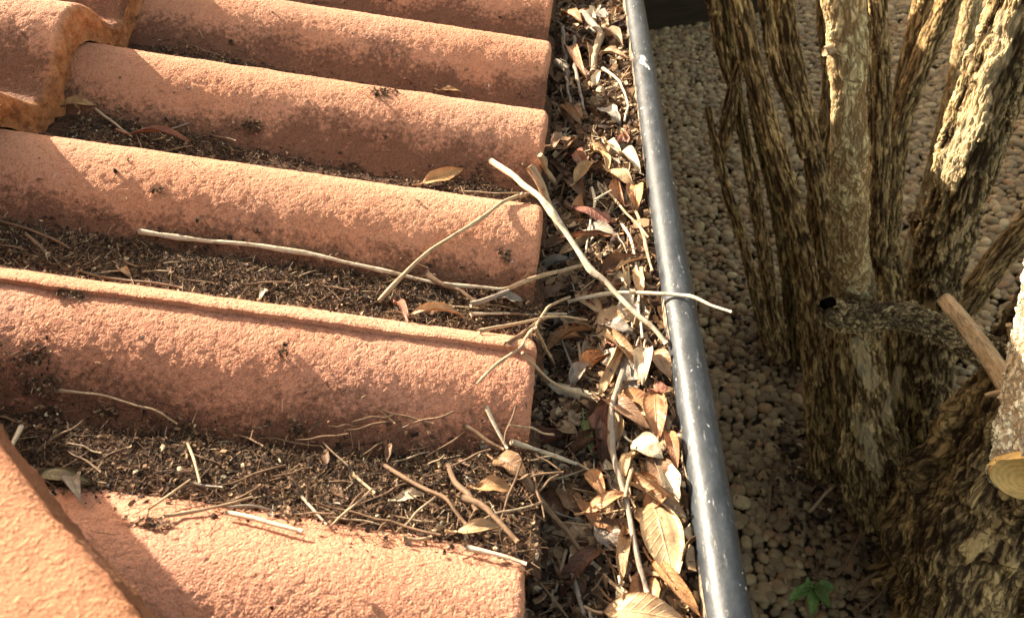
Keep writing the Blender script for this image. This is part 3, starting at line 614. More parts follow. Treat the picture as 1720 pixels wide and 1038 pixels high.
HL = [
 ((965, 309), (1002, 272), 22, 'ochre', 'mottled yellow leaf held flat above the litter beside the third roll end', dict(lift=.012, fold=.5)),
 ((961, 350), (1030, 376), 34, 'red', 'glossy dark red-brown leaf under the long pale stick', dict(lift=.009, fold=-.2, tilt=.3)),
 ((984, 388), (1038, 393), 24, 'grey', 'pale grey leaf half under the glossy red-brown leaf', dict(lift=.004)),
 ((1065, 308), (1070, 358), 28, 'orange', 'upright orange pointed leaf leaning on the black gutter lip', dict(lift=.008, lift1=.003, fold=.6)),
 ((1021, 288), (1065, 316), 24, 'tan', 'curved tan leaf near the lip beside the mottled yellow leaf', dict(lift=.010, arch=.2)),
 ((999, 253), (1020, 290), 15, 'ochre', 'narrow ochre leaf standing on edge behind the mottled yellow leaf', dict(lift=.010, tilt=.7)),
 ((1051, 222), (1044, 258), 22, 'red', 'pinkish red leaf standing upright by the lip', dict(lift=.013, lift1=.004)),
 ((1005, 461), (1080, 430), 32, 'brown', 'large mauve-brown leaf folded lengthwise where the sticks cross', dict(lift=.006, tilt=-.5, fold=.5)),
 ((994, 570), (1066, 522), 50, 'tan', 'widest round tan-brown leaf below the crossing sticks', dict(lift=.004, lift1=.008, fold=.1, ragged=.1)),
 ((1012, 546), (1064, 557), 32, 'grey', 'torn pale grey leaf lying on the widest tan-brown leaf', dict(lift=.011, ragged=.5)),
 ((948, 577), (994, 566), 20, 'red', 'reddish brown curled leaf in the shade next to the fourth roll end', dict(lift=.005, curl=.5)),
 ((1026, 577), (1064, 588), 20, 'red', 'small bent rust-red leaf under the widest tan-brown leaf', dict(lift=.010, curl=.4)),
 ((1082, 586), (1080, 646), 36, 'cream', 'bright cream pear-shaped leaf lying in full sun', dict(lift=.009, fold=.15, tip=.8)),
 ((1098, 592), (1127, 640), 30, 'tan', 'sunlit tan leaf wedged between the cream leaf and the black lip', dict(lift=.007, fold=.4)),
 ((1014, 592), (1060, 646), 40, 'grey', 'broad pale grey leaf beside the cream leaf', dict(lift=.006, fold=.15)),
 ((1008, 671), (1092, 720), 32, 'brown', 'long brown leaf lying across the gnarled stick', dict(lift=.013, fold=.35)),
 ((1100, 655), (1104, 750), 38, 'orange', 'large orange-brown leaf with a raised midrib by the lip', dict(lift=.006, fold=.5)),
 ((1036, 671), (1100, 682), 34, 'orange', 'shallow orange-tan leaf above the long brown leaf', dict(lift=.006, fold=.3)),
 ((1098, 655), (1122, 650), 26, 'red', 'stubby deep red leaf against the black lip', dict(lift=.010)),
 ((1122, 722), (1138, 790), 22, 'orange', 'tan-orange leaf curling up the black lip', dict(lift=.006, fold=.7, curl=.3)),
 ((1060, 742), (1114, 768), 44, 'cream', 'crumpled bright cream leaf, brightest in the nearest litter', dict(lift=.012, wave=.5)),
 ((1100, 768), (1122, 824), 44, 'brown', 'broad mauve-brown leaf beside the crumpled cream leaf', dict(lift=.008)),
 ((1047, 800), (1074, 750), 30, 'tan', 'tan leaf standing between the gnarled stick and the crumpled cream leaf', dict(lift=.012, tilt=.5)),
 ((987, 790), (1017, 838), 28, 'orange', 'orange triangular leaf beside the gnarled stick', dict(lift=.010, fold=.5)),
 ((982, 860), (1056, 830), 26, 'orange', 'long orange-brown leaf bridging the gnarled stick', dict(lift=.012, arch=.16)),
 ((1082, 858), (1136, 822), 32, 'orange', 'orange-tan leaf rolled up against the black lip', dict(lift=.006, curl=.5)),
 ((1096, 838), (1136, 986), 66, 'tan', 'longest broad olive-tan leaf lying in the sun along the lip', dict(lift=.009, fold=.22, arch=.05)),
 ((1068, 852), (1122, 925), 40, 'tan', 'tan leaf tucked under the longest olive-tan leaf', dict(lift=.005)),
 ((1095, 942), (1178, 1036), 30, 'orange', 'curled orange-tan leaf nearest the camera beside the black lip', dict(lift=.007, curl=.6)),
 ((1012, 1028), (1160, 1046), 56, 'tan', 'large wavy tan leaf at the near end of the gutter', dict(lift=.012, wave=.4)),
 ((981, 704), (996, 766), 22, 'green', 'curled leaf still green, the only green one in the gutter', dict(lift=.010, curl=.7, fold=.3)),
 ((933, 712), (971, 728), 24, 'tan', 'small rounded tan leaf beside the green curled leaf', dict(lift=.008)),
 ((958, 645), (992, 612), 32, 'grey', 'crumpled pale brown leaf in front of the fourth roll end', dict(lift=.008, wave=.6, ragged=.2)),
 ((948, 80), (985, 130), 18, 'orange', 'twisted orange leaf near the far tile ends', dict(lift=.010, fold=.6, twist=1.)),
 ((979, 72), (990, 113), 15, 'ochre', 'ochre leaf standing between two thin grey twigs', dict(lift=.010, tilt=.8)),
 ((998, 143), (1010, 119), 14, 'cream', 'small flat pale chip-like leaf below the thick grey stick', dict(lift=.010, tip=.5, stalk=False)),
 ((1008, 92), (1056, 100), 18, 'tan', 'curled sunlit tan leaf at the far lip', dict(lift=.010, curl=.5)),
 ((944, 28), (978, 37), 20, 'orange', 'orange-brown folded leaf at the far end by the tiles', dict(lift=.010, fold=.5)),
 ((957, 182), (979, 202), 18, 'orange', 'small torn orange leaf by the second roll end', dict(lift=.006, ragged=.5)),
 ((1019, 50), (1046, 78), 20, 'brown', 'mauve-brown leaf beside the thick grey stick', dict(lift=.007)),
 ((1006, 184), (1043, 205), 30, 'grey', 'flat weathered grey leaf in the middle of the far gutter', dict(lift=.004, ragged=.3)),
 ((1040, 258), (1076, 290), 24, 'cream', 'cream curled leaf near the pinkish red leaf', dict(lift=.010, curl=.6)),
 ((1016, 240), (1044, 262), 22, 'cream', 'pale cupped leaf with dark hollow beside the pinkish red leaf', dict(lift=.010, curl=.8)),
 ((924, 245), (962, 232), 26, 'brown', 'brown leaf sheltering below the second roll end', dict(lift=.006)),
 ((1030, 300), (1050, 345), 20, 'orange', 'orange-brown leaf between yellow and upright orange leaves', dict(lift=.004, tilt=-.5)),
 ((950, 300), (985, 340), 26, 'brown', 'brown leaf behind the forked pale stub', dict(lift=.003)),
 ((1010, 500), (1052, 470), 28, 'brown', 'dull brown leaf lying under the crossing sticks', dict(lift=.002)),
 ((1080, 700), (1060, 655), 26, 'tan', 'sunlit tan leaf under the long brown leaf', dict(lift=.004)),
 ((940, 820), (985, 880), 34, 'brown', 'dark crumpled leaf in the shade beside the nearest brown stick', dict(lift=.004, wave=.6, ragged=.3)),
 ((1000, 880), (1050, 930), 38, 'grey', 'ragged grey-brown leaf between the brown and gnarled sticks', dict(lift=.005, wave=.6, ragged=.5)),
 ((935, 950), (990, 1000), 34, 'brown', 'ragged brown leaf near the nearest tile end', dict(lift=.005, wave=.6, ragged=.5)),
]
for p0, p1, wp, tone, lab, kw in HL: leaf(p0, p1, wp, tone, lab, group=G, **kw)
RL = [
 ((709, 309), (779, 284), 26, 'ochre', 'ochre leaf lying alone against the third roll crest', dict(lift=.002, lift1=.004, fold=.25, arch=.04, curl=.2, tilt=-.35)),
 ((218, 226), (320, 238), 16, 'red', 'long thin red leaf in the channel above the third roll', dict(lift=.003, lift1=.004, fold=.6)),
 ((99, 184), (162, 176), 22, 'ochre', 'olive-tan twisted leaf below the broken tile end', dict(lift=.006, fold=.5, twist=1.)),
 ((135, 185), (138, 152), 16, 'tan', 'pointed tan leaf standing up behind the olive twisted leaf', dict(lift=.004, lift1=.016, fold=.4)),
 ((62, 796), (155, 812), 28, 'olive', 'dull green and tan leaf on dark dirt beside the cap tile', dict(lift=.004, fold=.2)),
 ((122, 800), (138, 846), 26, 'grey', 'whitish scrap hanging below the dull green leaf', dict(lift=.004, tip=.6, stalk=False)),
 ((688, 530), (790, 540), 22, 'tan', 'sunlit tan leaf arched over the dirt behind the lapped rim', dict(lift=.003, arch=.2, fold=.4)),
 ((664, 512), (686, 541), 18, 'red', 'small rust leaf at the end of the thin straight stick', dict(lift=.005, curl=.6)),
 ((828, 503), (878, 505), 24, 'grey', 'grey-brown folded leaf under the long stick near the third roll end', dict(lift=.006, fold=.5)),
 ((798, 820), (864, 824), 28, 'ochre', 'ochre-brown arched leaf in the nearest debris heap', dict(lift=.005, arch=.18)),
 ((766, 893), (848, 884), 20, 'tan', 'narrow tan leaf folded against the nearest roll', dict(lift=.004, fold=.6)),
 ((828, 772), (886, 802), 40, 'brown', 'large crumpled brown leaf over the corner of the fourth roll', dict(lift=.006, wave=.6, ragged=.25)),
 ((664, 840), (714, 830), 20, 'cream', 'pale flaky leaf scrap at the edge of the nearest debris heap', dict(lift=.003, ragged=.5)),
 ((738, 152), (778, 156), 10, 'ochre', 'small yellowish leaf scrap behind the second roll crest', dict(lift=.003)),
 ((676, 131), (692, 140), 7, 'red', 'tiny red leaf tip behind the second roll crest', dict(lift=.004)),
 ((905, 830), (950, 870), 36, 'brown', 'dark curled leaf hanging off the fourth channel into the gutter', dict(lift=.006, curl=.5, wave=.5)),
 ((200, 452), (222, 468), 14, 'tan', 'small tan leaf scrap in the dirt above the lapped rim', dict(lift=.003)),
 ((437, 502), (448, 486), 10, 'cream', 'tiny pale leaf scrap in the dirt above the lapped rim', dict(lift=.004)),
]
for p0, p1, wp, tone, lab, kw in RL: leaf(p0, p1, wp, tone, lab, group='leaves lying on the roof tiles', **kw)

# filler leaves: a few meshes, copied, each with a label from its tone and place
protos = []
for i in range(14):
    protos.append(leaf_mesh(.034*random.uniform(.8, 1.15), random.uniform(.012, .018), arch=random.uniform(-.05, .22), fold=random.uniform(-.2, .7), curl=random.choice([.2, .4, .7, 1., 1.2]), wave=random.uniform(.3, .9), twist=random.uniform(-.8, .8), ragged=random.choice([0, 0, .15, .4]), seed=200+i, nu=12, nv=7))
TN = {'orange': 'orange-brown', 'tan': 'tan', 'cream': 'cream', 'dark': 'dark brown', 'grey': 'greyish', 'red': 'reddish', 'ochre': 'ochre', 'brown': 'mid-brown'}
def zone(X, Y):
    a = 'against the tile ends' if X < -.045 else 'in the middle of the gutter' if X < -.012 else 'against the black gutter lip'
    k = (Y-T4)/PITCH
    b = ('beside the nearest roll' if k < -.5 else 'beside the fourth roll' if k < .5 else 'beside the third roll' if k < 1.5 else 'beside the second roll' if k < 2.5 else 'beside the farthest visible roll' if k < 3.6 else 'at the far end')
    return a+' '+b
SH = {0: 'flat', 1: 'flat', 2: 'curled', 3: 'tightly curled', 4: 'tightly curled'}
def filler_leaf(X, Y, Z, sc, tone, grp, lab, nv_=None):
    i = random.randrange(14); me = protos[i]
    key = (i, tone)
    if key not in PC: m2 = me.copy(); m2.materials.clear(); m2.materials.append(LM[tone]); PC[key] = m2
    o = bpy.data.objects.new('dead_leaf', PC[key]); COL.objects.link(o)
    th = random.uniform(0, 2*PI) if X < -.012 else random.choice([-1, 1])*PI/2+random.gauss(0, .3); nn_ = np.array((random.gauss(0, .35), random.gauss(0, .35), 1.)) if nv_ is None else nv_+np.array([random.gauss(0, .3) for _ in range(3)])
    if random.random() < .3: nn_ = -nn_
    place(o, (X, Y, Z), np.array((math.cos(th), math.sin(th)*1.0, random.uniform(-.15, .15))), nn_); o.scale = (sc,)*3
    tag(o, lab, 'leaf', grp)
PC = {}
for i in range(262):
    X = random.uniform(-.074, .006); Y = random.uniform(.30, 1.32)
    if i < 90: Y = random.uniform(.08, .45)
    if 30 < i < 90: X = random.uniform(-.042, .006)
    tones = ['dark', 'brown', 'brown', 'dark', 'grey', 'orange', 'red', 'tan'] if X < -.03 else ['tan', 'orange', 'tan', 'cream', 'tan', 'tan', 'cream', 'grey', 'cream', 'brown']  # sun and shade put into leaf colour: paler by the lip, darker by tiles
    t_ = random.choice(tones); sc = random.uniform(.8, 1.35)
    Z = float(litter_z(X, Y))+random.uniform(-.006, .006)
    if 30 < i < 90: sc = random.uniform(1.0, 1.5); Z += .003
    filler_leaf(X, Y, Z, sc, t_, 'small %s leaves %s' % (TN[t_], zone(X, Y)), 'small %s dead leaf %s' % (TN[t_], zone(X, Y)))
for i in range(26):      # crumpled bits in the near debris heap on the tiles
    s_ = random.uniform(-.10, SE+.004); j = random.choice([-1, -1, -1, 0]); t_ = T4+(j+.5)*PITCH+random.uniform(-.035, .035); h_ = float(roof_h(s_, t_))
    if random.random() > np.interp(s_, [-.1, .04], [.2, 1]): continue
    P = roof_pt(s_, t_, h_+.002); tn = random.choice(['dark', 'brown', 'grey', 'brown'])
    wh = 'in the nearest debris heap on the roof' if j == -1 else 'in the debris behind the lapped rim'
    filler_leaf(P[0], P[1], P[2], random.uniform(.35, .65), tn, 'crumpled %s leaf bits %s' % (TN[tn], wh), 'crumpled %s leaf bit %s' % (TN[tn], wh), nW)

# ------------------------------------------------------------------ twigs
def twig(pts, wpx, tone, label, group=None, knots=True, taper=.75, seed=None):
    """pts: (px, py, how, value): how 's' = lift above what lies there, 'z' = world height, 'h' = roof height, None = between its neighbours"""
    P = []; dd = []
    for p in pts:
        if len(p) < 3 or p[2] is None: P.append(None)
        elif p[2] == 's': P.append(on(p[0], p[1], p[3]))
        elif p[2] == 'z': P.append(at_z(p[0], p[1], p[3]))
        elif p[2] == 'h': P.append(at_h(p[0], p[1], p[3]))
    dep = [None if q is None else (q-C0).dot(-R[:, 2]) for q in P]
    for i, q in enumerate(P):
        if q is None:
            a = max(k for k in range(i) if dep[k] is not None); b = min(k for k in range(i+1, len(P)) if dep[k] is not None)
            da = sum(math.hypot(pts[k+1][0]-pts[k][0], pts[k+1][1]-pts[k][1]) for k in range(a, i)); db = sum(math.hypot(pts[k+1][0]-pts[k][0], pts[k+1][1]-pts[k][1]) for k in range(i, b))
            f = da/(da+db); inv = (1-f)/dep[a]+f/dep[b]; P[i] = at_d(pts[i][0], pts[i][1], 1/inv)
    depm = np.mean([(q-C0).dot(-R[:, 2]) for q in P]); r0 = wpx/F*depm/2*.86
    # resample with small kinks and knots
    L = sum(np.linalg.norm(P[i+1]-P[i]) for i in range(len(P)-1)); sd = int(pts[0][0]*7+pts[0][1]) if seed is None else seed
    r_ = np.random.default_rng(sd); Q = []; RR = []; acc = 0
    for i in range(len(P)-1):
        l = np.linalg.norm(P[i+1]-P[i]); m_ = max(1, int(l/.012))
        for k in range(m_):
            f = k/m_; q = P[i]*(1-f)+P[i+1]*f
            if 0 < len(Q): q = q+r_.normal(size=3)*r0*.27
            Q.append(q); t = (acc+f*l)/L; RR.append(r0*(1.12-(1.12-taper)*t)*(1+(.42 if knots and r_.random() < .16 else 0)+r_.normal()*.04))
        acc += l
    Q.append(P[-1]); RR.append(r0*taper)
    o, fr = tube_obj('twig', Q, RR, TW[tone], nseg=9, step=.0022, lump=.14, lscale=120, seed=sd % 97)
    return tag(o, label, 'twig', group)
TG = 'sticks and twigs on the roof and in the gutter'
s_ = 's'
TWIGS = [
 ([(824, 270, 'h', .000), (865, 293), (907, 334, 'h', .008), (950, 386), (969, 420), (996, 451), (1034, 494), (1073, 528), (1119, 577, 'z', 1.520)], 12, 'pale', 'longest thick pale stick from the third roll down to the black gutter lip'),
 ([(234, 389, s_, .004), (330, 402, s_, .004), (390, 408), (470, 420), (550, 433, s_, .007), (640, 452), (700, 468), (770, 480), (842, 486, s_, .008)], 8, 'pale', 'long straight pale stick lying along the foot of the third roll'),
 ([(836, 488, s_, .007), (853, 483), (880, 473, s_, .012), (925, 460), (982, 444, 'z', 1.522)], 9, 'tan', 'tan stick bridging from the third channel to under the longest stick'),
 ([(636, 506, s_, .004), (680, 458), (727, 417, s_, .010), (772, 389), (812, 366, s_, .010), (845, 340), (868, 330, s_, .006), (887, 326, s_, .004)], 7, 'tan', 'thin straight tan stick leaning diagonally on the third roll'),
 ([(955, 507, s_, .010), (1011, 495), (1046, 491), (1090, 493), (1138, 495, 'z', 1.5262), (1165, 499), (1195, 513), (1229, 524, 'z', 1.530)], 7, 'pale', 'thin pale twig crossing over the black gutter lip'),
 ([(957, 499, s_, .016), (922, 515), (898, 548), (873, 584, 'h', .003), (841, 605), (822, 622), (800, 646, 'h', .004)], 6, 'tan', 'crooked thin twig hooked over the end of the fourth roll'),
 ([(906, 259, 'h', -.006), (918, 286), (934, 316, s_, .006)], 10, 'tan', 'short stub standing at the end of the second channel'),
 ([(890, 280, 'h', -.008), (905, 310), (924, 345), (946, 395, s_, .012)], 17, 'tan', 'thick split stub with peeling bark beside the longest stick'),
 ([(778, 714, s_, .004), (800, 728), (822, 741), (846, 755, s_, .010)], 9, 'brown', 'dark twig at the foot of the fourth roll, meeting the short pale one'),
 ([(816, 682, s_, .006), (830, 712), (852, 753, s_, .010)], 8, 'pale', 'short pale twig leaning on the face of the fourth roll'),
 ([(859, 742, s_, .010), (900, 755), (935, 766), (968, 779, s_, .012)], 8, 'pale', 'pale stick sticking out of the debris by the fourth roll end'),
 ([(966, 776, s_, .012), (995, 792), (1026, 802, s_, .010)], 5, 'tan', 'thin tan twig joining the gnarled stick'),
 ([(880, 800, s_, .009), (900, 828), (926, 860), (948, 888), (972, 921, s_, .008)], 13, 'brown', 'thick brown stick across the gap at the nearest tile end'),
 ([(1047, 622, s_, .016), (1038, 650), (1027, 690), (1027, 740), (1032, 776), (1048, 824, s_, .013), (1058, 868), (1064, 908), (1073, 950), (1087, 996, s_, .010)], 13, 'grey', 'long gnarled grey stick lying lengthwise in the near gutter'),
 ([(1062, 786, s_, .014), (1056, 812), (1050, 835, s_, .016)], 9, 'tan', 'short forked spur on top of the gnarled stick'),
 ([(643, 780, s_, .004), (675, 797), (713, 819), (748, 838), (765, 860), (784, 882, s_, .006)], 9, 'brown', 'long brown twig running into the nearest debris heap'),
 ([(752, 778, s_, .006), (765, 806), (788, 832), (800, 858, s_, .008)], 11, 'brown', 'upper of the two thick brown twigs in the nearest heap'),
 ([(776, 836, s_, .008), (808, 852), (840, 878), (870, 910, s_, .008)], 12, 'brown', 'lower of the two thick brown twigs in the nearest heap'),
 ([(783, 920, s_, .004), (815, 925), (850, 934), (884, 947, s_, .003)], 9, 'pale', 'pale stick resting on the nearest roll crest'),
 ([(677, 904, s_, .003), (700, 906), (725, 901, s_, .005)], 7, 'tan', 'short tan stick near the nearest roll crest'),
 ([(314, 742, s_, .003), (324, 765), (336, 811, s_, .006)], 6, 'tan', 'short crooked twig standing on the fourth roll face near the cap tile'),
 ([(250, 855, s_, .004), (285, 830), (320, 805, s_, .007)], 5, 'tan', 'thin straight straw slanting in the dirt beside the cap tile'),
 ([(274, 867, s_, .003), (305, 863), (350, 854), (388, 845), (424, 834, s_, .006)], 6, 'tan', 'long curved straw along the edge of the nearest roll'),
 ([(380, 861, s_, .004), (420, 870), (464, 881), (508, 892, s_, .004)], 10, 'pale', 'thick pale dry stalk at the crest of the nearest roll'),
 ([(506, 833, s_, .004), (525, 856), (549, 881, s_, .004)], 6, 'grey', 'short grey twig slanting beside the thick pale stalk'),
 ([(36, 716, s_, .006), (24, 740), (11, 765, s_, .012)], 9, 'pale', 'stubby pale stick leaning on the cap tile'),
 ([(320, 811, s_, .004), (345, 815), (374, 818, s_, .004)], 5, 'grey', 'short grey straw left of the long curved straw'),
 ([(380, 852, s_, .006), (420, 850), (462, 857, s_, .004)], 4, 'grey', 'hair-thin curved twig above the thick pale stalk'),
 ([(100, 656, s_, .002), (140, 659), (174, 665, s_, .003), (230, 680), (262, 690), (298, 712, s_, .003)], 5, 'tan', 'thin trailing twig lying across the face of the fourth roll'),
 ([(42, 392, s_, .004), (64, 412), (87, 431), (120, 449), (157, 462, s_, .004), (209, 469), (260, 474), (307, 484, s_, .004)], 6, 'brown', 'long thin curved twig above the lapped rim at the dirtiest end'),
 ([(0, 372, s_, .003), (40, 383), (90, 402), (118, 418, s_, .003)], 5, 'brown', 'thin brown twig at the foot of the third roll'),
 ([(715, 459, s_, .006), (742, 475), (772, 489), (795, 502), (817, 520, s_, .006)], 9, 'brown', 'knobbly brown twig crossing under the long straight stick'),
 ([(790, 527, s_, .007), (850, 527), (900, 528), (952, 527, s_, .018)], 4, 'pale', 'straight pale straw pointing into the gutter, highest of its bundle'),
 ([(803, 557, s_, .006), (850, 547), (880, 541), (918, 533), (950, 532), (986, 538, s_, .020)], 6, 'tan', 'longest straw of the bundle beside the fourth roll'),
 ([(850, 578, s_, .008), (872, 563), (900, 545), (938, 522, s_, .014)], 8, 'brown', 'brown twig behind the crooked thin twig'),
 ([(790, 512, s_, .008), (820, 500), (855, 488, s_, .010)], 11, 'grey', 'flattened grey stalk under the long straight stick'),
 ([(700, 500, s_, .003), (760, 514), (830, 520, s_, .005)], 4, 'tan', 'thin straw lying deep in the dirt by the third roll'),
 ([(945, 47, s_, .008), (951, 95), (951, 130), (959, 175, s_, .006)], 7, 'grey', 'thin grey twig lying lengthwise closest to the far tile ends'),
 ([(957, 175, s_, .005), (953, 195), (950, 214, s_, .003)], 6, 'grey', 'short grey twig continuing beside the second roll end'),
 ([(964, 62, s_, .008), (965, 95), (969, 131), (975, 158), (982, 186, s_, .006)], 7, 'grey', 'thin grey twig lengthwise, middle of the far gutter'),
 ([(936, 36, s_, .006), (950, 47), (967, 56, s_, .006)], 4, 'grey', 'tiny grey cross twig at the far tile ends'),
 ([(977, 24, s_, .010), (990, 36), (1010, 58, s_, .012)], 14, 'grey', 'thick grey stick pointing down from the far end'),
 ([(1009, 58, s_, .012), (1000, 85), (996, 122, s_, .010)], 15, 'tan', 'thick scarred stick with brown bark bands in the far gutter'),
 ([(1012, 115, s_, .012), (1026, 124), (1041, 137), (1050, 160), (1055, 178), (1049, 204, s_, .010)], 5, 'pale', 'bright crooked twig in the sun by the far lip'),
 ([(994, 315, s_, .014), (1000, 336), (992, 365), (990, 390), (984, 425, s_, .010)], 5, 'pale', 'thin crooked upright twig beside the longest stick'),
 ([(999, 337, s_, .014), (1012, 328), (1027, 320, s_, .016)], 4, 'pale', 'short pale side fork near the yellow leaf'),
 ([(1044, 376, s_, .010), (1058, 398), (1065, 425), (1073, 470, s_, .010), (1074, 520), (1079, 568, s_, .010)], 6, 'pale', 'long pale twig lengthwise along the lip, passing under the longest stick'),
 ([(1009, 310, s_, .006), (1040, 345), (1068, 375), (1089, 399, s_, .010)], 5, 'tan', 'tan twig slanting from the yellow leaf to the lip'),
 ([(1068, 355, s_, .006), (1082, 400), (1096, 455, s_, .008)], 6, 'tan', 'tan twig lying tight along the black lip below the orange leaf'),
 ([(898, 549, s_, .014), (912, 576), (931, 611, s_, .010)], 6, 'tan', 'tan twig hanging over the fourth roll corner into the shade'),
 ([(939, 560, s_, .010), (950, 588), (962, 618, s_, .008)], 6, 'grey', 'short grey twig by the reddish curled leaf'),
 ([(971, 576, s_, .010), (973, 595), (976, 614, s_, .008)], 6, 'tan', 'stubby tan twig under the torn grey leaf'),
 ([(877, 592, s_, .008), (900, 618), (926, 641), (960, 657), (1000, 674, s_, .008)], 6, 'tan', 'long drooping twig from the fourth roll end to the long brown leaf'),
 ([(955, 948, s_, .008), (966, 985), (981, 1032, s_, .010)], 11, 'grey', 'speckled grey stick near the nearest tile end'),
 ([(951, 922, s_, .008), (943, 955), (933, 994, s_, .006)], 8, 'tan', 'leaning tan stick beside the speckled grey stick'),
 ([(1021, 972, s_, .010), (1046, 995), (1075, 1019, s_, .008)], 6, 'tan', 'small straight tan twig at the near end of the gutter'),
 ([(160, 183, s_, .004), (190, 205), (222, 230, s_, .003)], 5, 'tan', 'leaf stalk twig joining the long thin red leaf'),
 ([(243, 216, s_, .003), (280, 218), (318, 207, s_, .003)], 4, 'grey', 'thin curved grey twig above the long thin red leaf'),
 ([(35, 48, s_, .002), (52, 80), (62, 107, s_, .002)], 5, 'tan', 'thin twig on the upper course tile'),
 ([(51, -12, s_, .004), (51, 5), (51, 26, s_, .003)], 4, 'pale', 'pale straw on the sunlit part of the upper course tile'),
 ([(590, 795, s_, .003), (610, 812), (630, 828, s_, .003)], 6, 'tan', 'short tan twig at the foot of the fourth roll'),
 ([(770, 322, s_, .002), (830, 325, s_, .003), (889, 325, s_, .004)], 4, 'tan', 'thin short vine stem on the crest of the third roll'),
 ([(1028, 700, s_, .006), (1010, 720), (985, 735, s_, .006)], 5, 'tan', 'little twig touching the green curled leaf'),
]
for e in TWIGS: twig(e[0], e[1], e[2], e[3], TG)
# filler twigs: copied from four straight or bent ones
pt = []
for i in range(8):
    L = .03; pts = [np.array((L*(q/4-.5), .0006*random.gauss(0, 1), .0004*random.gauss(0, 1))) for q in range(5)]
    V, Fs, bk, _ = tube(pts, [.0008, .0007, .0008, .0006, .0005], nseg=7, step=.002, lump=.15, lscale=150, seed=i)
    me = mesh_np('twig', V, [f for f in Fs if f.shape[1] == 4]+[f for f in Fs if f.shape[1] == 3]); attr(me, 'bk', bk); pt.append(me)
TC = {}
def small_twig(P, nn_, tone, sc, th, lab):
    i = random.randrange(8); key = (i, tone)
    if key not in TC: m2 = pt[i].copy(); m2.materials.clear(); m2.materials.append(TW[tone]); TC[key] = m2
    o = bpy.data.objects.new('twig', TC[key]); COL.objects.link(o)
    a = np.cross(nn_, (0, 1., 0)); a = nrm(a); b = np.cross(nn_, a); place(o, P, a*math.cos(th)+b*math.sin(th)+nn_*random.gauss(0, .12), nn_)
    o.scale = (sc, min(sc, .85), min(sc, .85)); tag(o, lab, 'twig', lab+' (small ones)')
for i in range(80):
    j = random.choice([-1]*6+[0]*5+[1]*1); s2 = random.uniform(-.34, SE); t2 = T4+(j+.5)*PITCH+random.uniform(-.04, .035)
    if roll(t2) > soil_h(s2, t2)+.004: continue
    P = roof_pt(s2, t2, float(roof_h(s2, t2))+random.uniform(.001, .004)); tn = random.choice(['brown', 'brown', 'brown', 'brown', 'tan'])
    part = 'nearer the gutter' if s2 > -.12 else 'away from the gutter'
    small_twig(P, nW, tn, random.uniform(.5, 1.3), random.gauss(0, .55), 'small %s twig %s, %s' % (tn, VN[j], part))
for i in range(100):
    X = random.uniform(-.072, .002); Y = random.uniform(.06, 1.2) if i % 2 else random.uniform(.08, .5); tn = random.choice(['brown', 'tan', 'grey', 'pale'])
    P = np.array((X, Y, float(litter_z(X, Y))+random.uniform(.0, .008)))
    small_twig(P, np.array((0, 0, 1.)), tn, random.uniform(.5, 1.4), random.uniform(0, PI) if X < -.02 else random.gauss(PI/2, .25), 'small %s twig lying %s' % (tn, zone(X, Y)))

for i in range(34):     # the twig heap at the lower end of the nearest channel
    s2 = random.uniform(-.09, SE+.012); t2 = T4-.5*PITCH+random.uniform(-.045, .035); P = roof_pt(min(s2, SE), t2, float(roof_h(min(s2, SE), t2))+random.uniform(.002, .011))+rW*max(0, s2-SE)
    tn = random.choice(['brown', 'brown', 'brown', 'tan']); small_twig(P, nrm(nW+np.array([random.gauss(0, .2) for _ in range(3)])), tn, random.uniform(.6, 1.4), random.gauss(.4, .6), 'small %s twig tangled in the heap at the nearest tile end' % tn)
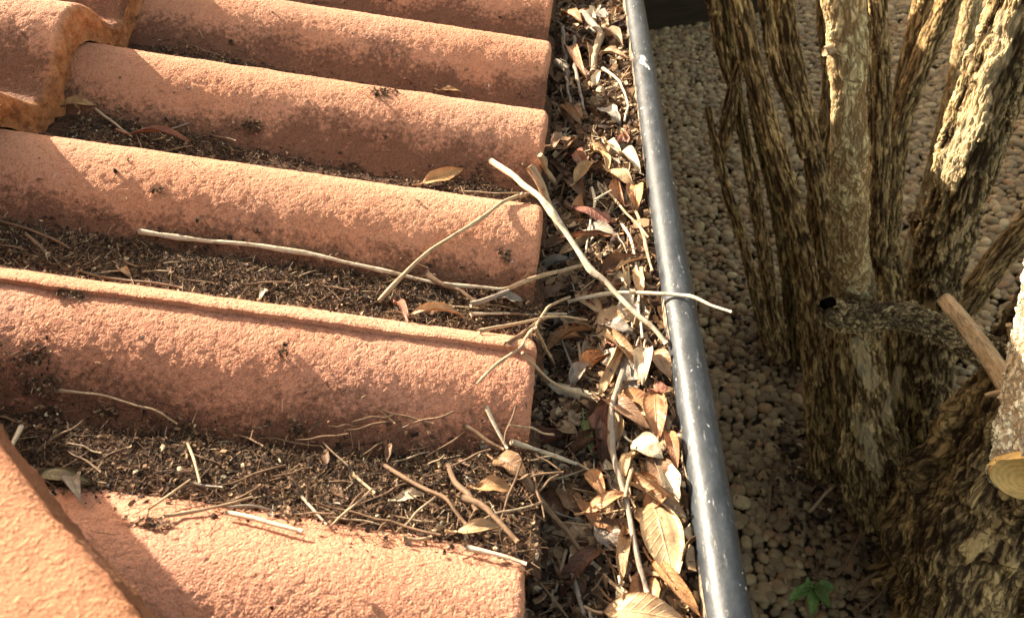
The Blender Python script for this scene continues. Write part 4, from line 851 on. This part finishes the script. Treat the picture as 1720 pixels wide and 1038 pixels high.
# ------------------------------------------------------------------ ground
gm = bpy.data.meshes.new('ground'); gm.from_pydata([(-60, -60, 0), (60, -60, 0), (60, 60, 0), (-60, 60, 0)], [], [(0, 1, 2, 3)])
o = link('ground', gm, m_simple('ground_soil', (.03, .02, .012), (.08, .055, .03), 25)); tag(o, kind='structure')
def gravel():
    bm = bmesh.new(); bmesh.ops.create_icosphere(bm, subdivisions=2, radius=1); bm.verts.ensure_lookup_table()
    bv = np.array([v.co[:] for v in bm.verts]); bf = np.array([[v.index for v in f.verts] for f in bm.faces]); bm.free()
    var = []
    for i in range(24):
        d = 1+.20*fbm(bv[:, 0]*1.3+i*3, bv[:, 1]*1.3, bv[:, 2]*1.3, 2, i); v = np.sign(bv)*np.abs(bv)**.88*d[:, None]; var.append(v)
    var = np.array(var)
    sp = .0205; xs = np.arange(-.15, 3.3, sp); ys = np.arange(.15, 5.6, sp); X, Y = np.meshgrid(xs, ys); X = X.ravel(); Y = Y.ravel()
    X = X+rng.uniform(-.5, .5, len(X))*sp; Y = Y+rng.uniform(-.5, .5, len(X))*sp; n = len(X)
    Z = .008+.010*rng.random(n)+.012*(fbm(X*2.2, Y*2.2, 0, 2, 1)+.3)
    # keep those the photograph's surroundings could show
    P = np.stack([X, Y, Z], -1); q = (P-C0)@R; px = 860+F*q[:, 0]/-q[:, 2]; py = 519-F*q[:, 1]/-q[:, 2]
    k = (px > 960) & (px < 2050) & (py > -230) & (py < 1300); P = P[k]; n = len(P)
    a = np.minimum(.0135*rng.lognormal(0, .36, n), .023); sc = np.stack([a*rng.uniform(.95, 1.35, n), a*rng.uniform(.75, 1.0, n), a*rng.uniform(.5, .75, n)], -1)
    th = rng.uniform(0, 2*PI, n); tl = rng.normal(0, .3, n); ct, st = np.cos(th), np.sin(th); cl, sl = np.cos(tl), np.sin(tl)
    V = var[rng.integers(0, 24, n)]*sc[:, None]; x = V[..., 0]*cl[:, None]-V[..., 2]*sl[:, None]; z = V[..., 0]*sl[:, None]+V[..., 2]*cl[:, None]; y = V[..., 1]
    V = np.stack([x*ct[:, None]-y*st[:, None], x*st[:, None]+y*ct[:, None], z], -1)+P[:, None]
    Fs = (bf[None]+(np.arange(n)*len(bv))[:, None, None]).reshape(-1, 3)
    o = link('gravel', mesh_np('gravel', V.reshape(-1, 3), Fs), m_pebble()); tag(o, 'rounded brown river pebbles covering the ground below the gutter', 'gravel', kind='stuff')
    print('pebbles', n)
gravel()
box('timber_edging', (-.6, 4.25, 0), (.85, 4.42, .26), m_simple('dark_timber', (.05, .035, .022), (.025, .017, .011), 8, .9, .004, (1, 8, 8)), 'dark timber edging at the far end of the gravel bed', 'timber', bev=.008)

# ------------------------------------------------------------------ multi-stemmed tree
tree = bpy.data.objects.new('multi_stemmed_tree', None); COL.objects.link(tree); tree.location = (0, 0, 0)
tag(tree, 'old multi-stemmed tree with flaking bark rising from the gravel beside the gutter', 'tree')
def stem(name, pts, m, seed=1, lump=.16, nseg=72, step=.006, label=None, caps=True, flute=.05, lscale=14, bare=None):
    P = []; Rr = []
    for px, py, wp, Y in pts:
        q = at_Y(px, py, Y); P.append(q); Rr.append(wp/2/F*(q-C0).dot(-R[:, 2]))
    0 and print(name, seed, [('%.2f %.2f %.2f r%.3f' % (*q, r)) for q, r in zip(P, Rr)])
    if name == 'stem' and pts[-1][1] < 0:
        e = nrm(P[-1]-P[-2]); P.append(P[-1]+e*.35+np.array((.04, 0, .05))); Rr.append(Rr[-1]*.9); P.append(P[-1]+e*.3+np.array((.05, .03, .1))); Rr.append(Rr[-1]*.85)
    o, fr = tube_obj(name, P, Rr, m, parent=tree, nseg=nseg, step=step, lump=lump, lscale=lscale, seed=seed, flute=flute)
    if label: o['label'] = label
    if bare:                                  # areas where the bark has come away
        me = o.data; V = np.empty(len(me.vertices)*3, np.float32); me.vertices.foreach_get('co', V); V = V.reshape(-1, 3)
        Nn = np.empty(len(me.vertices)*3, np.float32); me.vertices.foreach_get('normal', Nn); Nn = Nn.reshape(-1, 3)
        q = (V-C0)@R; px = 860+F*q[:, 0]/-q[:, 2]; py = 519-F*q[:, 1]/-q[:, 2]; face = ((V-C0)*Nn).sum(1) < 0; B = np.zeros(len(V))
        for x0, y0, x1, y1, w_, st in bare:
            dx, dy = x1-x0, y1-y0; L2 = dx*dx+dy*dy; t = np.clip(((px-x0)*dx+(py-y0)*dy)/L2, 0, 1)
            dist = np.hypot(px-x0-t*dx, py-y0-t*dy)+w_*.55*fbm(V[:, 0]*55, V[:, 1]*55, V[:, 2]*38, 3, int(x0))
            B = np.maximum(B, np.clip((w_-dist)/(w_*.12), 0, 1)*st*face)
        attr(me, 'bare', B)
    return o, fr
stem('stem', [(1441, 640, 50, 1.12), (1437, 560, 66, 1.11), (1434, 490, 66, 1.09), (1427, 400, 60, 1.02), (1425, 250, 58, .95), (1422, 120, 60, .94), (1415, -10, 66, .94), (1400, -220, 62, .94)], BK_L, 1, flute=.05, step=.004, nseg=110, lump=.2, lscale=22)
stem('trunk', [(1462, 860, 84, 1.09), (1450, 740, 92, 1.10), (1443, 640, 80, 1.11), (1438, 555, 70, 1.10), (1434, 480, 60, 1.08)], BK_W, 28, flute=.13, step=.005, nseg=120, lump=.28, lscale=10, bare=[(1438, 585, 1466, 640, 17, .7), (1455, 720, 1470, 785, 12, .6), (1505, 640, 1490, 700, 8, .6), (1430, 690, 1445, 740, 8, .5)])
stem('trunk', [(1500, 860, 70, 1.2), (1508, 740, 74, 1.2), (1512, 640, 60, 1.2), (1508, 540, 44, 1.3), (1496, 440, 34, 1.5)], BK_D, 29, flute=.14, step=.006, nseg=110, lump=.28, lscale=10, bare=[(1508, 620, 1495, 700, 8, .6)])
stem('stem', [(1382, 790, 55, 1.22), (1374, 640, 49, 1.24), (1360, 520, 42, 1.26), (1345, 420, 39, 1.28), (1316, 300, 35, 1.30), (1285, 190, 34, 1.33), (1262, 100, 34, 1.36), (1240, -10, 34, 1.4), (1200, -180, 34, 1.4)], BK_M, 2)
stem('stem', [(1420, 760, 59, 1.3), (1402, 580, 37, 1.36), (1390, 440, 35, 1.42), (1370, 290, 35, 1.46), (1345, 170, 34, 1.48), (1326, 80, 32, 1.49), (1315, -10, 34, 1.5), (1295, -200, 34, 1.5)], BK_M, 3)
stem('stem', [(1350, 640, 37, 1.6), (1330, 480, 32, 1.7), (1302, 320, 30, 1.8), (1275, 200, 29, 1.85), (1258, 60, 22, 1.9), (1250, -40, 22, 1.9), (1240, -200, 22, 1.9)], BK_D, 4)
stem('stem', [(1312, 600, 29, 1.62), (1292, 480, 25, 1.66), (1268, 330, 22, 1.70), (1240, 180, 20, 1.74), (1214, 90, 20, 1.78), (1194, -10, 22, 1.8), (1170, -150, 24, 1.8)], BK_M, 5)
stem('stem', [(1255, 260, 14, 1.66), (1236, 130, 15, 1.70), (1214, -10, 16, 1.74), (1200, -120, 16, 1.74)], BK_D, 26, nseg=40)
stem('stem', [(1352, 260, 22, 1.42), (1330, 180, 24, 1.42), (1300, 105, 22, 1.42), (1282, -10, 22, 1.44), (1265, -150, 22, 1.44)], BK_M, 27, nseg=50)
stem('thin_stem', [(1292, 590, 22, 1.55), (1276, 520, 21, 1.56), (1246, 400, 19, 1.58), (1212, 290, 17, 1.60), (1188, 182, 13, 1.62)], BK_M, 6, nseg=40, lump=.25, label='thin dead stem with a broken tip beside the gutter')
stem('thin_stem', [(1212, 270, 18, 1.66), (1222, 200, 28, 1.68), (1234, 140, 22, 1.7), (1246, 90, 12, 1.7)], BK_M, 7, nseg=40, lump=.3)
stem('stem', [(1455, 620, 50, 1.45), (1470, 480, 30, 1.5), (1478, 330, 29, 1.52), (1482, 180, 29, 1.55), (1478, 60, 27, 1.56), (1470, -40, 27, 1.6), (1460, -200, 27, 1.6)], BK_M, 8)
stem('stem', [(1450, 500, 42, 1.62), (1455, 330, 29, 1.66), (1462, 180, 29, 1.7), (1450, 60, 30, 1.75), (1430, -60, 30, 1.8)], BK_M, 9)
stem('stem', [(1480, 560, 45, 1.7), (1492, 400, 34, 1.75), (1506, 240, 37, 1.8), (1545, 110, 37, 1.85), (1590, 10, 39, 1.9), (1650, -110, 37, 1.9)], BK_M, 10)
stem('stem', [(1500, 300, 29, 1.95), (1515, 160, 32, 2.0), (1535, 70, 32, 2.05), (1556, -20, 32, 2.1), (1580, -160, 30, 2.1)], BK_M, 11)
stem('stem', [(1500, 560, 44, 1.78), (1535, 430, 40, 1.85), (1572, 300, 38, 1.9), (1598, 180, 34, 1.9), (1616, 90, 32, 1.92), (1634, -10, 32, 1.95), (1660, -160, 30, 1.95)], BK_L, 12, label='slim pale stem behind the thick leaning one')
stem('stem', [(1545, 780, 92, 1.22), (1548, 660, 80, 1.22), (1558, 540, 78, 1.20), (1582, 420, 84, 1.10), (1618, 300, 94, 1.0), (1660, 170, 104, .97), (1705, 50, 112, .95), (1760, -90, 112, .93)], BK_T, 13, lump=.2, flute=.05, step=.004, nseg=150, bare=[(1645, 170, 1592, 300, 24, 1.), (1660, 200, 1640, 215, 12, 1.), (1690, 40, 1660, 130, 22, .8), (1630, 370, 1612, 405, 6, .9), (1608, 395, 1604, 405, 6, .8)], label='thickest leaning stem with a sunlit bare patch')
stem('stem', [(1560, 640, 50, 1.6), (1620, 520, 42, 1.62), (1680, 430, 44, 1.64), (1760, 340, 47, 1.66), (1850, 240, 47, 1.7)], BK_M, 14)
stem('stem', [(1345, 470, 29, 1.9), (1372, 330, 30, 2.0), (1396, 160, 32, 2.1), (1388, 20, 32, 2.2), (1384, -120, 32, 2.2)], BK_M, 15)
# big gnarled base in the near corner
stem('root_base', [(1585, 1120, 250, .78), (1620, 960, 260, .84), (1690, 800, 230, .90), (1760, 640, 190, .92), (1830, 480, 150, .92)], BK_S, 16, lump=.34, flute=.13, nseg=150, step=.006, lscale=9)
stem('root_base', [(1540, 1100, 150, .82), (1700, 1010, 200, .80), (1900, 960, 260, .74)], BK_S, 17, lump=.3, flute=.10, nseg=120, step=.006, lscale=9)
stem('root_base', [(1330, 800, 60, 1.28), (1400, 800, 100, 1.27), (1470, 780, 130, 1.25), (1540, 740, 130, 1.27), (1600, 700, 80, 1.3)], BK_S, 18, lump=.3, flute=.1, nseg=110, step=.006, lscale=9)
# low horizontal branch with its stub, its opening a black plug
stem('branch', [(1384, 514, 40, .985), (1412, 528, 50, .99), (1460, 535, 50, 1.0), (1510, 528, 48, 1.0), (1560, 542, 50, .99), (1620, 572, 52, .97), (1700, 605, 58, .93), (1790, 640, 60, .90)], BK_G, 19, lump=.34, nseg=80, step=.004, lscale=26, flute=.10, label='bent branch crossing in front of the stems')
k = mat('hollow_shade_black'); k.set_(color=(.004, .003, .002), rough=1.0, spec=0.0); k = k.m  # solid black plug, the hollow's darkness put into its colour
Pq = at_Y(1378, 512, .975); o, _ = tube_obj('knot_hole_shade', [Pq+np.array((.022, .006, 0)), Pq+np.array((.003, -.003, .002))], [.0095, .009], k, parent=tree, nseg=28, step=.004, lump=.1)
# pruned branches in the sun
stem('pruned_branch', [(1800, 400, 96, .66), (1755, 560, 96, .60), (1737, 680, 98, .53), (1722, 800, 100, .435)], BK_P, 20, lump=.16, lscale=30, flute=.04, nseg=110, step=.003, label='sawn-off pale branch in full sun', caps=True)
Pe = at_Y(1722, 800, .435); Pb = at_Y(1737, 680, .53); ax = nrm(Pe-Pb); rad = 50/F*(Pe-C0).dot(-R[:, 2])
V, Fs, bk, fr = tube([Pe-ax*.004, Pe+ax*.0035], [rad*1.02, rad*.99], nseg=60, step=.002, lump=.16, lscale=60, seed=3)
me = mesh_np('cut_face', V-Pe, [f for f in Fs if f.shape[1] == 4]+[f for f in Fs if f.shape[1] == 3]); o = link('cut_face', me, M_WOOD, tree); o.location = Pe
# frayed splinters round the cut
A_, B_ = fr[2][-1], fr[3][-1]
for i in range(26):
    t0_ = random.uniform(2.0, 4.6) if i < 20 else random.uniform(0, 6.28); d_ = A_*math.cos(t0_)+B_*math.sin(t0_)
    a = Pe+d_*rad*.93; tv, tf, _, _ = tube([a-ax*.006, a+ax*.004+d_*.002, a+ax*random.uniform(.004, .012)+d_*random.uniform(.002, .010)], [.0024, .0017, .0003], nseg=5, step=.004)
    o = link('splinter', mesh_np('splinter', tv-a, [f for f in tf if f.shape[1] == 4]+[f for f in tf if f.shape[1] == 3], False), M_WOOD, tree); o.location = a
kb = m_twig('bare_wood', (.60, .42, .24), (.33, .20, .10), .45)
stem('pruned_stub', [(1712, 668, 44, .60), (1672, 612, 32, .645), (1650, 582, 30, .667), (1625, 550, 27, .69), (1603, 522, 26, .71), (1584, 500, 22, .73)], kb, 21, lump=.24, nseg=40, lscale=45, flute=.05, step=.004, label='straight bare wood stub pointing over the branch')
stem('pruned_stub', [(1702, 570, 12, .66), (1694, 545, 10, .665)], kb, 22, lump=.1, nseg=20)
stem('pruned_stub', [(1700, 665, 16, .57), (1676, 660, 12, .572), (1655, 664, 6, .575)], kb, 23, lump=.2, nseg=20)
stem('pruned_stub', [(1410, 78, 24, .93), (1396, 83, 20, .925), (1384, 88, 15, .92)], kb, 24, lump=.3, nseg=24, label='splintered yellowish stub on the pale stem')
stem('pruned_stub', [(1555, 400, 34, 1.17), (1545, 380, 30, 1.15), (1538, 364, 24, 1.14)], BK_M, 25, nseg=30)

# ------------------------------------------------------------------ ground twigs, seedling
nn = 2600; cx, cy = at_z(1410, 800, 0)[:2]; X = cx+rng.normal(0, .13, nn); Y = cy+rng.normal(0, .09, nn)
c2 = at_z(1310, 580, 0); X[:900] = c2[0]+rng.normal(0, .09, 900); Y[:900] = c2[1]+rng.normal(0, .10, 900); c2 = at_z(1480, 960, 0); X[900:1300] = c2[0]+rng.normal(0, .10, 400); Y[900:1300] = c2[1]+rng.normal(0, .08, 400)
crumbs(np.stack([X, Y, .024+.03*rng.random(nn)], -1), np.array((0, 0, 1.)), .011, 2.5, MC_D, 'ground_debris', 'dark bark flakes and twig bits around the foot of the stems', 'debris', .4)
def gtwig(pts, w_, tone, label):
    P = [at_z(px, py, z) for px, py, z in pts]; d = (P[0]-C0).dot(-R[:, 2])
    o, _ = tube_obj('twig', P, [w_/F*d/2]*len(P), TW[tone], nseg=8, step=.01, lump=.2, lscale=40, seed=int(pts[0][0])); tag(o, label, 'twig', 'dead twigs on the gravel')
gtwig([(1425, 1005, .06), (1450, 975, .07), (1500, 948, .08)], 6, 'brown', 'dark twig on the pebbles slanting towards the gnarled base')
gtwig([(1430, 1002, .05), (1470, 996, .06), (1500, 994, .06)], 4, 'brown', 'thin dark twig lying level on the pebbles near the gnarled base')
gtwig([(1440, 1030, .05), (1475, 1000, .07), (1510, 960, .08)], 4, 'brown', 'thin dark twig closest to the camera on the pebbles')
gtwig([(1405, 968, .05), (1420, 945, .06), (1446, 895, .08)], 4, 'brown', 'dark twig among pale pebbles below the pale stem')
gtwig([(1290, 870, .05), (1292, 840, .05), (1294, 815, .05)], 6, 'brown', 'short flat dark stick on the pebbles near the gutter')
gtwig([(1310, 585, .04), (1300, 555, .12), (1306, 520, .22)], 3, 'brown', 'wispy twig at the foot of the thin dead stem')
gtwig([(1360, 860, .05), (1385, 830, .08), (1400, 815, .12)], 5, 'tan', 'short tan twig at the foot of the stems')
sd = bpy.data.objects.new('seedling', None); COL.objects.link(sd); base = at_z(1362, 1008, .02); sd.location = base
tag(sd, 'small green seedling with toothed leaves growing through the pebbles', 'seedling')
top = base+np.array((0, 0, .09))
V, Fs, bk, _ = tube([np.zeros(3), np.array((.004, 0, .05)), np.array((0, 0, .09))], [.003, .0025, .002], nseg=8, step=.01)
me = mesh_np('stalk', V, [f for f in Fs if f.shape[1] == 4]+[f for f in Fs if f.shape[1] == 3]); uvl = me.uv_layers.new(name='UVMap'); link('stalk', me, LM['fresh'], sd)
for i, (qx, qy, ww) in enumerate([(1325, 1010, 16), (1352, 982, 17), (1402, 990, 16), (1394, 1022, 18), (1364, 1036, 16), (1338, 996, 10)]):
    e_ = at_z(qx, qy, .10+.02*(i % 2)); a = top+(e_-top)*.12; L = np.linalg.norm(e_-a)
    me = leaf_mesh(L, ww/F*1.75*1.3, arch=.12, fold=.25, wave=.25, ragged=.12, seed=900+i, stalk=False, nu=20); o = link('leaf', me, LM['fresh'], sd)
    x = nrm(e_-a); z = nrm(np.array((0, 0, 1.))-x[2]*x); y = np.cross(z, x); o.matrix_world = Matrix([[x[q], y[q], z[q], a[q]] for q in range(3)]+[[0, 0, 0, 1]])
    o.matrix_parent_inverse = Matrix.Translation(Vector(base)).inverted()
